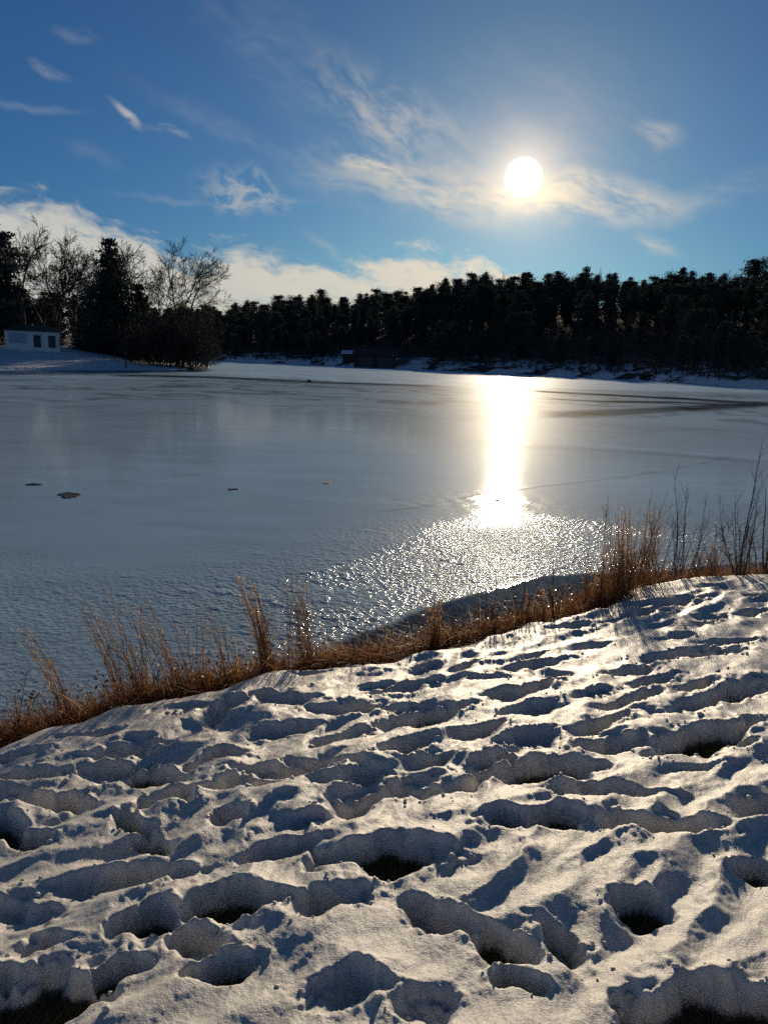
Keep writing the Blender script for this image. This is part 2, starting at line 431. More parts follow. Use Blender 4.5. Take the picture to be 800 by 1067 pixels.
wob1 = pn(X, Y, 0.13, 5)+0.5*pn(X, Y, 0.05, 6); tramp = sst(-0.05, 0.45, pn(X, Y, 0.75, 8)+0.4*pn(X, Y, 0.3, 9))
dep = np.zeros(len(X)); rim = np.zeros(len(X)); dist_ = np.zeros(len(X))
XF, YF = X+wx, Y+wy
rad_ok = np.hypot(X, Y) < 20
base_i = np.where(rad_ok & inner)[0]
bx_, by_ = XF[base_i], YF[base_i]
for (q, L_, W_, an_, dp_) in stamps:
    Rb = L_*1.9+0.12
    k = base_i[(np.abs(bx_-q[0]) < Rb) & (np.abs(by_-q[1]) < Rb)]
    if len(k) == 0: continue
    ux, uy = XF[k]-q[0], YF[k]-q[1]
    a_ = (ux*math.cos(an_)+uy*math.sin(an_)); b2 = (-ux*math.sin(an_)+uy*math.cos(an_))
    Wl = W_*(1+0.22*np.sin(a_/L_*2.1+q[0]*9))
    qq = (((np.abs(a_)/L_)**2.1+(np.abs(b2)/Wl)**2.1)**(1/2.1))*(1+0.30*wob1[k])
    fl = 1-0.28*np.clip(a_/L_, -1, 1)*math.sin(q[1]*13)
    sd_ = np.clip((ux*sv[0]+uy*sv[1])/Wl, -1, 1)
    dep[k] = np.maximum(dep[k], dp_*fl*(0.84 if dp_ < .12 else 1.2)*(1-sst(0.36+0.16*sd_, 1.36-0.12*sd_, qq)))
    rim[k] = np.maximum(rim[k], 0.20*min(dp_, .10)*np.exp(-((qq-1.30)/0.34)**2)*sst(-0.5, 0.9, sd_)*sst(-0.3, 0.4, wob1[k]))
    dist_[k] = np.maximum(dist_[k], sst(2.1, 1.0, qq)*min(1, dp_/.08))
ZG = zbank(D, X, Y)
rad = np.hypot(X, Y)
nearw = sst(5.5, 2.0, rad)
ang_s = eang+0.12
al = X*math.cos(ang_s)+Y*math.sin(ang_s); ac = -X*math.sin(ang_s)+Y*math.cos(ang_s)
und = 0.017*pn(al*0.55, ac*1.2, 0.45, 21)+0.008*pn(al*0.6, ac*1.3, 0.20, 22)+0.0040*pn(al*0.7, ac*1.2, 0.11, 27)+nearw*(0.022*pn(al*0.7, ac*1.2, 0.34, 25)+0.012*pn(al*0.75, ac*1.1, 0.15, 26))
# melted ridges: noise folded so that crests are sharp
rg = 1-np.abs(pn(al*0.55+wx, ac*1.25+wy, 0.24, 23))*2.0
rg2 = 1-np.abs(pn(al*0.6+wx, ac*1.2+wy, 0.11, 24))*2.0
und += 0.011*rg*(0.4+0.6*nearw)+0.0025*rg2*(0.4+0.6*nearw)
sa, ca_ = math.sin(SUN_AZ), math.cos(SUN_AZ)
lu = (X*sa+Y*ca_); lv = (X*ca_-Y*sa)
cups = 0.0030*pn(lu*0.6, lv*1.2, 0.075, 31)+0.0012*pn(lu*0.7, lv*1.2, 0.034, 32)+0.0011*pn(X, Y, 0.015, 33)+0.00030*rng.normal(size=len(X))
lump = np.abs(pn(XF, YF, 0.06, 41))*0.022+np.abs(pn(XF, YF, 0.026, 42))*0.007+0.008*pn(X, Y, 0.10, 43)
trr = sst(-0.15, 0.35, pn(al*0.25, ac, 0.9, 54))*sst(1.5, 2.6, rad)
und += trr*(0.026*(1-2.2*np.abs(pn(al*0.45+wx, ac*1.15+wy, 0.25, 55)))+0.004*pn(al*0.6, ac*1.2, 0.08, 56)-0.012)
T0 = 0.096
thick = T0+und+cups+rim+dist_*(0.15+0.85*tramp)*(lump-0.008)-dep*(1+0.18*pn(X, Y, 0.07, 44))
tedge = sst(-0.10, 0.26, D+0.10*pn(X, Y, 0.5, 51)+0.05*pn(X, Y, 0.17, 52))
thick = thick*tedge-0.03*(1-tedge)
thick = np.maximum(thick, -0.022)
ZS = ZG+thick
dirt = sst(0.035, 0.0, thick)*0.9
V = np.stack([X, Y, ZS], 1)
keep = (thick[F].max(1) > -0.012) & (D[F].max(1) > -0.25)
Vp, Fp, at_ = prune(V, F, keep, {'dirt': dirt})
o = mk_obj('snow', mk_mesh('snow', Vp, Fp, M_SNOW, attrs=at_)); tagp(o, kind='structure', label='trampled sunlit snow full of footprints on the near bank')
# --- the ground under the snow and the slope down to the ice
thg = spread(R(40), 0.006, pi); rg_ = [0.05, 0.5]
while rg_[-1] < 120: rg_.append(rg_[-1]*(1.008 if 1 < rg_[-1] < 14 else 1.08))
Xg, Yg, Fg = polar(thg, np.array(rg_)); Dg = sdist(Xg, Yg, EDGE)
Zg = zbank(Dg, Xg, Yg)
Vg, Fg, _ = prune(np.stack([Xg, Yg, Zg-0.004], 1), Fg, Dg[Fg].max(1) > -4.5)
o = mk_obj('ground', mk_mesh('ground', Vg, Fg, M_SOIL)); tagp(o, kind='structure', label='dark soil and flattened grass of the near bank')
# height sampling for things placed on the bank
def gz(x, y):
    x = np.atleast_1d(np.asarray(x, float)); y = np.atleast_1d(np.asarray(y, float))
    return zbank(sdist(x, y, EDGE), x, y)

# ------------------------------------------------------------------ the frozen lake
def pl(*pts_): return np.array([hit(a, b) for a, b in pts_])
ti = spread(R(31), 0.0028, R(100), 1.10)
ri = [2.5]
while ri[-1] < 60: ri.append(ri[-1]*1.0042)
while ri[-1] < 420: ri.append(ri[-1]*1.010)
while ri[-1] < 1300: ri.append(min(ri[-1]*1.35, 1300.0))
Xi, Yi, Fi = polar(ti, np.array(ri))
wv = fbm(Xi, Yi, 6, 4, 61)*1.2; Ri = np.hypot(Xi, Yi)
wsm = fbm(Xi, Yi, 1.6, 3, 62)*0.30
L1 = pl((-200,572),(0,583),(100,590),(200,587),(280,575),(350,560),(430,548),(520,545),(600,543),(680,548),(760,540),(900,520))
refro = sst(-1.5, 1.6, sdist(Xi, Yi, L1)+wsm)               # the coarse refrozen belt by the bank
L2 = pl((300,702),(345,676),(380,657),(430,637),(470,623),(520,610),(570,602),(640,597),(720,592))
smooth_b = sst(-0.08, 0.12, sdist(Xi, Yi, L2)+wsm*0.6)*sst(300, 335, 400+FPX*Xi/Yi)      # smooth dark ice right under the bank
refro = refro*(1-smooth_b)
L3a = pl((380,436),(500,439),(600,432),(700,426),(820,421),(1000,418)); L3b = pl((380,452),(500,457),(600,463),(700,471),(820,481),(1000,500))
spark = sst(-2, 3, sdist(Xi, Yi, L3a)+wv)*sst(2, -1.0, sdist(Xi, Yi, L3b)+wv*0.4)*sst(440, 520, 400+FPX*Xi/Yi)
L4 = pl((-200,392),(60,389),(180,388),(260,392),(330,397),(440,401),(560,404),(700,408),(900,410))
far_d = sst(6, -6, sdist(Xi, Yi, L4)+wv*3)                   # snow dusted ice along the far shore
def streakm(pts_, width, soft=0.5, nz=0.5):
    d_ = np.abs(sdist(Xi, Yi, pl(*pts_))+wv*nz); 
    a0 = pts_[0][0]; a1 = pts_[-1][0]; px_ = 400+FPX*Xi/Yi
    return sst(width, width*soft, d_)*sst(a0-15, a0+15, px_)*sst(a1+15, a1-15, px_)
clear = np.maximum.reduce([
    streakm([(545,407),(640,412),(720,416),(800,421)], 4.5, 0.3), streakm([(560,415),(640,419),(700,419),(770,423)], 2.2, 0.3),
    streakm([(560,433),(640,429),(710,426),(790,422)], 2.6, 0.3), streakm([(520,466),(600,467),(700,474),(790,482)], 0.7, 0.2, 0.1)*0.25,
    streakm([(120,391),(220,393),(320,398),(450,402)], 5.0, 0.3)*0.8, streakm([(-100,389),(60,388),(215,386)], 6, 0.4)*0.9])
crack = streakm([(400,532),(440,528),(500,517),(560,507),(640,498),(700,489),(760,476)], 0.10, 0.3, 0.05)
crack2 = streakm([(500,459),(560,463),(640,466),(720,472),(800,479)], 0.16, 0.4, 0.05)
crack3 = streakm([(100,503),(160,499),(210,494)], 0.12, 0.3, 0.05)*0.7
patch = np.exp(-(((Xi-hit(480,522)[0])/2.6)**2+((Yi-hit(480,522)[1])/1.3)**2))
# swirling refrozen rings left by slush
sw = np.sin((sdist(Xi, Yi, pl((-100,404),(200,400),(400,415),(700,418)))+wv*5.5)*0.55)
swm = sst(0.55, 1.0, sw)*sst(30, 60, Ri)*sst(160, 70, Ri)
belt = sst(60, 300, 400+FPX*Xi/np.maximum(Yi, .1))*0.6+0.4; belt = belt*(0.55+0.45*sst(-0.3, 0.3, pn(Xi, Yi*1.6, 2.6, 75)))
Zi = refro*belt*(0.006*np.abs(pn(Xi, Yi, 0.16, 71))+0.003*pn(Xi, Yi, 0.07, 72)+0.012*sst(0.28, 0.5, pn(Xi, Yi, 0.20, 73)))
Zi = Zi+patch*0.006*pn(Xi, Yi, 0.3, 74)+crack*0.005+crack2*0.014
rough_a = np.clip(0.38+0.0*far_d-0.16*clear-0.26*smooth_b-0.05*refro-0.11*sst(45, 130, Ri)+0.03*fbm(Xi, Yi, 9, 3, 77), 0.06, 0.6)
pale_a = np.clip(0.66+0.30*far_d-0.50*clear-0.62*smooth_b+0.06*spark-0.02*refro+0.10*fbm(Xi*0.5, Yi, 14, 4, 78)+0.22*crack2-0.28*swm, 0, 1)
gl_a = np.clip(refro*belt*1.05+0.05*spark+0.12*patch, 0, 1)
cr_a = np.clip(np.maximum(crack, crack3)*(0.15+0.35*sst(-0.3, 0.4, pn(Xi, Yi, 1.1, 79))), 0, 1)

m_, t, b = mat('lake_ice'); p = pos(t)
ar, ap, ag, acr = attr(t,'rough'), attr(t,'pale'), attr(t,'glit'), attr(t,'crack')
ns = t.noise(t.mapping(p, sc=(0.5,1.4,1)), 0.7, 5, 0.6); nf = t.noise(p, 9, 4, 0.65); nd = t.noise(p, 1.7, 5, 0.7)
pv = t.math('ADD', ap, t.math('MULTIPLY', t.math('SUBTRACT', ns, 0.5), 0.35), clamp=True)
pv = t.math('MULTIPLY', pv, t.mr(ar, 0.10, 0.24))
c = t.mix(pv, (0.012,0.024,0.038), (0.56,0.80,1.0))
c = t.mix(t.math('MULTIPLY', acr, 0.8), c, (0.03,0.035,0.04))
t.link(c, b.inputs['Base Color'])
rv = t.math('ADD', ar, t.math('MULTIPLY', t.math('SUBTRACT', nf, 0.5), 0.16), clamp=True)
b.inputs['Roughness'].default_value = 0.50; b.inputs['IOR'].default_value = 1.31
t.link(t.math('MULTIPLY', t.mr(ar, 0.13, 0.26), t.math('ADD', 0.0034, t.math('MULTIPLY', ag, 0.008))), b.inputs['Specular IOR Level'])
vor = t.node('ShaderNodeTexVoronoi', feature='F1'); t.link(t.mapping(p, sc=(1,1,0.3)), vor.inputs['Vector']); vor.inputs['Scale'].default_value = 14
vor2 = t.node('ShaderNodeTexVoronoi', feature='F1'); t.link(p, vor2.inputs['Vector']); vor2.inputs['Scale'].default_value = 45
vh = t.math('MULTIPLY', t.math('ADD', t.math('MULTIPLY', vor.outputs['Distance'], 1.0), t.math('MULTIPLY', vor2.outputs['Distance'], 0.35)), ag)
nb = bump(t, vh, 0.90, 0.021)
nb = bump(t, nf, 0.20, 0.002, nb)
nb = bump(t, nd, 0.10, 0.006, nb)
t.link(nb, b.inputs['Normal'])
t.link(t.math('SUBTRACT', 0.58, t.math('MULTIPLY', ap, 0.52)), b.inputs['Coat Weight']); b.inputs['Coat IOR'].default_value = 1.33
t.link(t.math('MULTIPLY', rv, 0.235), b.inputs['Coat Roughness']); t.link(nb, b.inputs['Coat Normal'])
M_ICE = m_
keep = np.ones(len(Fi), bool)
o = mk_obj('frozen_lake', mk_mesh('frozen_lake', np.stack([Xi, Yi, Zi], 1), Fi, M_ICE, attrs={'rough': rough_a, 'pale': pale_a, 'glit': gl_a, 'crack': cr_a}))
tagp(o, kind='structure', label='grey frozen lake with smooth, dusted and refrozen glittering ice')

# ------------------------------------------------------------------ far land: wooded hill and the snowy point on the left
def px_of(x, y): return 400+FPX*x/np.maximum(y, 1e-3)/math.cos(PITCH)*0.985
SH_X = [-900, -100, 150, 232, 300, 400, 500, 600, 700, 800, 900, 1100, 2500]
SH_D = [420, 330, 285, 246, 232, 209, 192, 178, 158, 142, 130, 112, 100]
CR_X = [-900, -100, 100, 225, 260, 300, 335, 370, 395, 430, 460, 490, 545, 600, 650, 700, 740, 775, 800, 1100, 2500]
CR_Y = [300, 322, 322, 321, 314, 309, 307, 308, 303, 302, 293, 287, 289, 284, 292, 289, 294, 293, 296, 282, 280]
def shore_d(px): return np.interp(px, SH_X, SH_D)
RIDGE = 185.0
def crest_z(px):
    y = np.interp(px, CR_X, CR_Y); hor = 371+0.035*(px-400)
    return H+(hor-y)/FPX*(shore_d(px)+RIDGE)*0.985
POINT = [(-700,76),(-300,84),(-100,93),(0,101),(60,104),(110,107),(165,113),(190,120),(205,128),(216,137),(222,147),(216,158),(190,175),(150,215),(110,270),(60,330),(-300,420),(-900,500)]
PW_ = np.array([at_dist(a, d_) for a, d_ in POINT])
def inside_poly(x, y, poly):
    c_ = np.zeros(np.shape(x), bool); n = len(poly)
    for i in range(n):
        x1, y1 = poly[i]; x2, y2 = poly[(i+1) % n]
        k = ((y1 > y) != (y2 > y)) & (x < (x2-x1)*(y-y1)/((y2-y1) if y2 != y1 else 1e-9)+x1); c_ ^= k
    return c_
def poly_sd(x, y, poly):
    best = np.full(np.shape(x), 1e18)
    for i in range(len(poly)):
        a = poly[i]; e = poly[(i+1) % len(poly)]-a
        t_ = np.clip(((x-a[0])*e[0]+(y-a[1])*e[1])/(e@e), 0, 1)
        best = np.minimum(best, (x-a[0]-t_*e[0])**2+(y-a[1]-t_*e[1])**2)
    return np.where(inside_poly(x, y, poly), 1, -1)*np.sqrt(best)
def land(x, y):
    x = np.atleast_1d(np.asarray(x, float)); y = np.atleast_1d(np.asarray(y, float))
    px = 400+FPX*np.tan(np.clip(np.arctan2(x, y), -1.3, 1.3))*1.02; r = np.hypot(x, y)
    s = r-shore_d(px)+1.5*pn(x, y, 30, 81)
    zc = crest_z(px)-17.0
    hill = 1.1*sst(-1, 4, s)+0.6*sst(3, 12, s)+(zc-1.7)*(np.clip(s/RIDGE, 0, 1)**1.25)-np.maximum(s-RIDGE-40, 0)*0.06
    hill = hill+0.5*pn(x, y, 18, 82)*sst(5, 30, s)
    hill = np.where(s < -1, -1.2, hill)
    q = poly_sd(x, y, PW_)+0.5*pn(x, y, 9, 83)
    pt = np.where(q < -0.5, -1.2, -0.25+0.55*sst(-0.5, 1.2, q)+2.25*sst(0.5, 24, q)+0.25*pn(x, y, 7, 84)*sst(2, 14, q)+5*sst(60, 250, q))
    return np.maximum(hill, pt), s, q
tl = spread(R(33), 0.0035, R(80), 1.1)
rl = [70.0]
while rl[-1] < 260: rl.append(rl[-1]*1.0058)
while rl[-1] < 1100: rl.append(rl[-1]*1.025)
Xl, Yl, Fl = polar(tl, np.array(rl))
Zl, sl_, ql = land(Xl, Yl)
snow_l = np.clip(sst(-0.2, 0.8, ql)*1.0+np.where(ql < 0, 0.55-0.75*sst(8, 60, sl_)+0.4*fbm(Xl, Yl, 9, 4, 85), 0), 0, 1)
snow_l = np.where((ql > 30), np.minimum(snow_l, 0.6+0.5*fbm(Xl, Yl, 9, 3, 86)), snow_l)
m_, t, b = mat('wooded_hill'); p = pos(t)
n = t.noise(p, 0.5, 5, 0.65); n2 = t.noise(p, 3, 3, 0.6)
sf = t.mr(t.math('ADD', attr(t,'snowy'), t.math('MULTIPLY', t.math('SUBTRACT', n, 0.5), 0.9)), 0.38, 0.56)
c = t.mix(sf, t.mix(n2, (0.022,0.018,0.013), (0.06,0.045,0.03)), (0.76,0.78,0.82))
t.link(c, b.inputs['Base Color']); b.inputs['Roughness'].default_value = 0.85
t.link(bump(t, t.noise(p, 1.6, 4, 0.6), 0.8, 0.25), b.inputs['Normal'])
Vl, Fl, at_ = prune(np.stack([Xl, Yl, Zl], 1), Fl, Zl[Fl].max(1) > -1.1, {'snowy': snow_l})
o = mk_obj('hill', mk_mesh('hill', Vl, Fl, m_, attrs=at_)); tagp(o, kind='structure', label='snow patched wooded hill and snowy point across the lake')
def lz(x, y): return float(land(x, y)[0][0])
# the wide ground that runs to the horizon
Gp = Geo(); Gp.add([(-1400,-1400,-1.6),(1400,-1400,-1.6),(1400,1400,-1.6),(-1400,1400,-1.6)], [(0,1,2,3)])
o = Gp.build('terrain', m_, smooth=False); tagp(o, kind='structure')

# ------------------------------------------------------------------ trees
def unit(v): return v/(np.linalg.norm(v)+1e-12)
def branch_path(p0, d, L, n, rg_, wob, up):
    pts_ = [np.array(p0, float)]; d = unit(np.array(d, float))
    for _ in range(n):
        d = unit(d+rg_.normal(0, wob, 3)+np.array([0,0,up])); pts_.append(pts_[-1]+d*L/n)
    return np.array(pts_)
def grow(G, p0, d, L, r, lev, mx, rg_, wob=0.10, up=0.05, kids=(4,6), spread_=(0.45,0.95), rmin=0.012, a=0.0, tmin=0.35, shrink=(0.5,0.75)):
    n = 5 if lev < 2 else 3
    P_ = branch_path(p0, d, L, n, rg_, wob, up)
    G.tube(P_, np.linspace(r, max(r*0.45, rmin), n+1), 6 if lev == 0 else (4 if lev < 3 else 3), 0, a)
    if lev >= mx: return
    k = rg_.integers(*kids)
    for i in range(k):
        t_ = tmin+(1-tmin)*(i+rg_.random())/k; f = t_*n; j = min(int(f), n-1)
        q = P_[j]+(P_[j+1]-P_[j])*(f-j); ax = unit(P_[j+1]-P_[j])
        rnd = rg_.normal(0, 1, 3); side = unit(rnd-ax*(rnd@ax)); an = rg_.uniform(*spread_)
        grow(G, q, ax*math.cos(an)+side*math.sin(an), L*rg_.uniform(*shrink)*(1.15-0.45*t_), max(r*(0.62-0.25*t_)*rg_.uniform(.8,1.1), rmin), lev+1, mx, rg_, wob*1.15, up, kids, spread_, rmin, a, 0.2, shrink)
    # the leader goes on
    grow(G, P_[-1], P_[-1]-P_[-2], L*0.55, max(r*0.45, rmin), lev+1, mx, rg_, wob*1.1, up, kids, spread_, rmin, a, 0.2, shrink)
def tufts(cent, size, n, rg_, flat=0.5):
    """n small needle tufts (crossed slim quads) around a centre; returns V, F"""
    c_ = cent+rg_.normal(0, 1, (n, 3))*np.array([size, size, size*flat])
    u = rg_.normal(0, 1, (n, 3)); u /= np.linalg.norm(u, axis=1)[:, None]; v = np.cross(u, rg_.normal(0, 1, (n, 3))); v /= np.linalg.norm(v, axis=1)[:, None]+1e-9
    return c_, u, v
def add_quads(G, c_, u, v, su, sv_, m, a):
    n = len(c_); V = np.stack([c_-u*su-v*sv_, c_+u*su-v*sv_*0.6, c_+u*su*0.8+v*sv_, c_-u*su*0.7+v*sv_*0.8], 1).reshape(-1, 3)
    G.V.append(V); G.F += [(G.n+4*i, G.n+4*i+1, G.n+4*i+2, G.n+4*i+3) for i in range(n)]; G.M += [m]*n
    G.A.append(np.repeat(a, 4)); G.n += 4*n
def pine_geo(h, rg_, crown0=0.35, width=0.22, lean=0.0, dens=1.0, q=0.45, pf=(0.86, 0.07, 0.65)):
    """white pine: bare lower trunk, irregular flat tiers of needles"""
    G = Geo(); K = Geo()
    tr = branch_path((0,0,-0.6), (lean,0,1), h*0.97+0.6, 9, rg_, 0.02, 0.05)
    K.tube(tr, np.linspace(h*0.013+0.05, 0.04, 10), 6, 0)
    nz = int(h*1.15)
    for i in range(nz):
        f = crown0+(1-crown0)*(i+rg_.random()*0.8)/nz; z = f*h
        j = min(int(f*9), 8); c0 = tr[j]+(tr[j+1]-tr[j])*(f*9-j)
        prof = math.sin(pi*min(1, (1-f)/(1-crown0)*pf[0]+pf[1]))**pf[2]
        nb_ = rg_.integers(3, 6); a0 = rg_.random()*6.28
        for b_ in range(nb_):
            an = a0+b_*6.28/nb_+rg_.normal(0, 0.3); L_ = h*width*prof*rg_.uniform(0.35, 1.2)*(1.45 if rg_.random() < 0.14 else 1)
            if L_ < 0.3: L_ = 0.3
            e = c0+np.array([math.cos(an)*L_, math.sin(an)*L_, L_*rg_.uniform(0.0, 0.38)])
            if L_ > 1: K.tube([c0, (c0+e)/2-np.array([0,0,0.05*L_]), e], [0.07, 0.05, 0.02], 3, 0)
            nt_ = max(2, int(L_*3.2*dens))
            for k in range(nt_):
                t_ = (k+0.8)/nt_; cc = c0+(e-c0)*t_
                c_, u, v = tufts(cc, 0.50+0.12*L_, max(3, int(10*dens)), rg_, 0.5)
                add_quads(G, c_, u, v, q*rg_.uniform(.5, 1.1), q*0.55, 0, rg_.random(len(c_)))
    c_, u, v = tufts(tr[-1], 0.35, 12, rg_, 1.0); add_quads(G, c_, u, v, q*0.7, q*0.4, 0, rg_.random(12))
    return G, K
def spruce_geo(h, rg_, width=0.30, q=0.30, skirt=0.04):
    G = Geo(); K = Geo(); K.tube(branch_path((0,0,-0.6), (0,0,1), h+0.4, 8, rg_, 0.012, 0.05), np.linspace(h*0.014+0.08, 0.03, 9), 7, 0)
    nz = int(h*1.8)
    for i in range(nz):
        f = skirt+(1-skirt)*(i+rg_.random()*0.6)/nz; z = f*h; nb_ = int(4+5*(1-f)); a0 = rg_.random()*6.28
        for b_ in range(nb_):
            an = a0+b_*6.28/nb_+rg_.normal(0, 0.2); L_ = h*width*((1-f)**0.8)*rg_.uniform(0.50, 1.18)*(1+0.16*math.sin(f*23+an*2))+0.25
            e = np.array([math.cos(an)*L_, math.sin(an)*L_, z-0.16*L_+rg_.normal(0, .1)]); s_ = np.array([0,0,z])
            K.tube([s_, e], [0.05, 0.02], 3, 0)
            nt_ = max(2, int(L_*2.6))
            for k in range(nt_):
                t_ = (k+0.9)/nt_; cc = s_+(e-s_)*t_
                c_, u, v = tufts(cc, 0.30+0.06*L_, 7, rg_, 0.45); add_quads(G, c_, u, v, q*rg_.uniform(.6, 1.1), q*0.5, 0, rg_.random(len(c_)))
    return G, K
def far_tree(name, G, K):
    """one mesh, foliage and trunk materials (too small in the photo to show parts)"""
    me = Geo(); me.V = G.V+K.V; me.F = list(G.F)+[tuple(i+G.n for i in f) for f in K.F]; me.M = [0]*len(G.F)+[1]*len(K.F); me.A = G.A+K.A; me.n = G.n+K.n
    return me.mesh(name, [M_NEEDLE, M_BARK], smooth=False)
rt = np.random.default_rng(21)
PINES = [far_tree('pine_tree', *pine_geo(18, np.random.default_rng(100+i), [0.10,0.22,0.06,0.28,0.15,0.08,0.2,0.12][i], [0.21,0.18,0.17,0.25,0.23,0.24,0.16,0.20][i], [0.02,-0.03,0,0.03,0,-0.02,0.02,0][i], q=0.30, pf=[(.86,.07,.65),(.94,.02,1.0),(.80,.13,.5),(.9,.04,.9),(.97,.0,1.15),(.84,.1,.55),(.92,.03,.8),(.95,.01,1.1)][i])) for i in range(8)]
def bare_mesh(seed, h, mx=4, rmin=0.02, kids=(4,6), spread_=(0.35,0.85), forks=1, up=0.06, wob=0.10, r=None, trunk=0.3):
    g_ = np.random.default_rng(seed); G = Geo(); r = r or h*0.014
    P_ = branch_path((0,0,-0.5), (g_.normal(0,.05), g_.normal(0,.05), 1), h*trunk+0.5, 4, g_, 0.04, 0.04)
    G.tube(P_, np.linspace(r*1.25, r, 5), 8)
    for k in range(forks):
        a_ = k*2*pi/forks+g_.random(); tilt = 0.12 if forks == 1 else g_.uniform(0.3, 0.6)
        grow(G, P_[-1], (math.cos(a_)*tilt, math.sin(a_)*tilt, 1), h*0.36, r*(0.9 if forks == 1 else 0.68), 1, mx, g_, wob, up, kids, spread_, rmin)
    zmax = max(v[:, 2].max() for v in G.V); s_ = h/zmax
    G.V = [v*np.array([s_, s_, s_]) for v in G.V]
    return G.mesh('bare_tree', M_BARK, smooth=True)
BARES = [bare_mesh(300+i, 13, 4, 0.028, (3,5), (0.3,0.7), trunk=0.35) for i in range(5)]

PX_K = 1.0
def place(me, name, px, Dd, label, cat, group, h=None, base_h=18.0, rz=None, dz=-0.2, z=None):
    q = at_dist(px, Dd); o = mk_obj(name, me)
    o.location = (q[0], q[1], (lz(q[0], q[1]) if z is None else z)+dz)
    s_ = (h or base_h)/base_h; o.scale = (s_*rt.uniform(.92,1.1), s_*rt.uniform(.92,1.1), s_)
    o.rotation_euler = (0, 0, rt.uniform(0, 6.28) if rz is None else rz)
    return tagp(o, label, cat, group)
# the skyline row (pines one can tell apart against the sky) and the rows below it
GW = 'pines of the far wood'
named = {335: 'round-headed pine standing up from the skyline right of the low gap', 392: 'pine with two bushy heads on the skyline left of the rise',
         432: 'small pointed pine on the skyline where the wood starts to rise', 462: 'broad pine at the foot of the skyline rise left of the sun',
         500: 'tall flat-topped pine on the skyline below left of the sun', 545: 'pine on the skyline straight below the sun',
         604: 'highest bushy pine of the skyline just right of the sun', 650: 'lower pine in the skyline dip right of the sun',
         700: 'wide-spread pine on the skyline midway between sun and right edge', 775: 'dark round-crowned pine standing above the skyline near the right edge'}
ORD = ['first','second','third','fourth','fifth','sixth','seventh','eighth','ninth','tenth','eleventh','twelfth','thirteenth','fourteenth','fifteenth','sixteenth','seventeenth','eighteenth','nineteenth','twentieth']
SHORT = {335:'the round-headed skyline pine', 392:'the two-headed skyline pine', 432:'the small pointed skyline pine', 462:'the broad pine at the foot of the rise', 500:'the tall flat-topped skyline pine', 545:'the skyline pine under the sun', 604:'the highest bushy skyline pine', 650:'the lower pine in the skyline dip', 700:'the wide-spread skyline pine', 775:'the round-crowned pine near the right edge'}
last_k, nth = None, 0
cnt = 0
x = 160.0
xs = []
while x < 930: xs.append(x); x += rt.uniform(12, 20)
for k_ in named: 
    xs = [v for v in xs if abs(v-k_) > 7]+[k_]
for x in sorted(xs):
    Dc = float(shore_d(x))+RIDGE+rt.uniform(-12, 12); bump_h = 1.0 if x in named else rt.uniform(-3.4, 0.6)
    if x in (650,): bump_h = -0.5
    if x == 775: bump_h = 4.0
    if x == 335: bump_h = 2.5
    q = at_dist(x, Dc); z0 = lz(*q); ztop = float(crest_z(np.array(x)))*Dc/(float(shore_d(x))+RIDGE)
    hh = max(9, ztop-z0+bump_h-0.5)
    if x in named: last_k, nth = x, 0; lab = named[x]
    else:
        lab = ('skyline pine, %s to the right of %s' % (ORD[nth], SHORT[last_k])) if last_k else ('skyline pine in the low left end of the far wood, %s from the left' % ORD[nth]); nth += 1
    place(PINES[int(rt.integers(8))], 'pine_tree', x, Dc, lab, 'tree', 'skyline pines' , hh); cnt += 1
for (x, lb) in [(285,'leafless crown on the low left skyline of the far wood'),(412,'leafless crown on the skyline left of the small pointed pine'),(515,'leafless crown on the skyline between the flat-topped pine and the sun'),(625,'leafless crown on the skyline right of the highest bushy pine'),(688,'leafless crown on the skyline left of the wide-spread pine'),(748,'leafless crown on the skyline left of the round-crowned pine')]:
    Dc = float(shore_d(x))+RIDGE-6; q = at_dist(x, Dc)
    hh = float(crest_z(np.array(float(x))))*Dc/(float(shore_d(x))+RIDGE)-lz(*q)+1.0
    place(BARES[int(rt.integers(5))], 'bare_tree', x, Dc, lb, 'tree', 'leafless trees on the skyline', hh, 13.0)
rows = [(0.84, 15, 17), (0.68, 15, 16), (0.52, 15, 15), (0.38, 16, 13.5)]
for fr, dx, hh in rows:
    x = 170+rt.uniform(0, 10)
    while x < 900:
        Dd = float(shore_d(x))+RIDGE*fr+rt.uniform(-8, 8)
        dens_ok = True
        if fr < 0.4 and 560 < x < 830 and rt.random() < 0.6: dens_ok = False
        if dens_ok:
            place(PINES[int(rt.integers(8))], 'pine_tree', x, Dd, 'dark pine packed among others on the slope of the far wood', 'tree', GW, hh*rt.uniform(.85, 1.12)); cnt += 1
        x += dx*rt.uniform(0.75, 1.3)
nb_c = 0
for fr, dx, hh in [(0.22, 11, 10.5), (0.13, 10, 9), (0.07, 11, 7.5)]:
    x = 222+rt.uniform(0, 8)
    while x < 900:
        if not (360 < x < 440 and fr < 0.2):
            Dd = float(shore_d(x))+RIDGE*fr+rt.uniform(-4, 4)
            if rt.random() < (0.70 if x > 520 else 0.3):
                place(BARES[int(rt.integers(5))], 'bare_tree', x, Dd, 'leafless young tree at the foot of the far wood', 'tree', 'leafless trees at the foot of the far wood', hh*rt.uniform(.8, 1.15), 13.0); nb_c += 1
            elif not (x > 560 and rt.random() < 0.5):
                place(PINES[int(rt.integers(8))], 'pine_tree', x, Dd, 'dark pine packed among others on the slope of the far wood', 'tree', GW, hh*rt.uniform(.8, 1.1)); cnt += 1
        x += dx*rt.uniform(0.7, 1.3)
print('far pines', cnt, 'bare', nb_c)
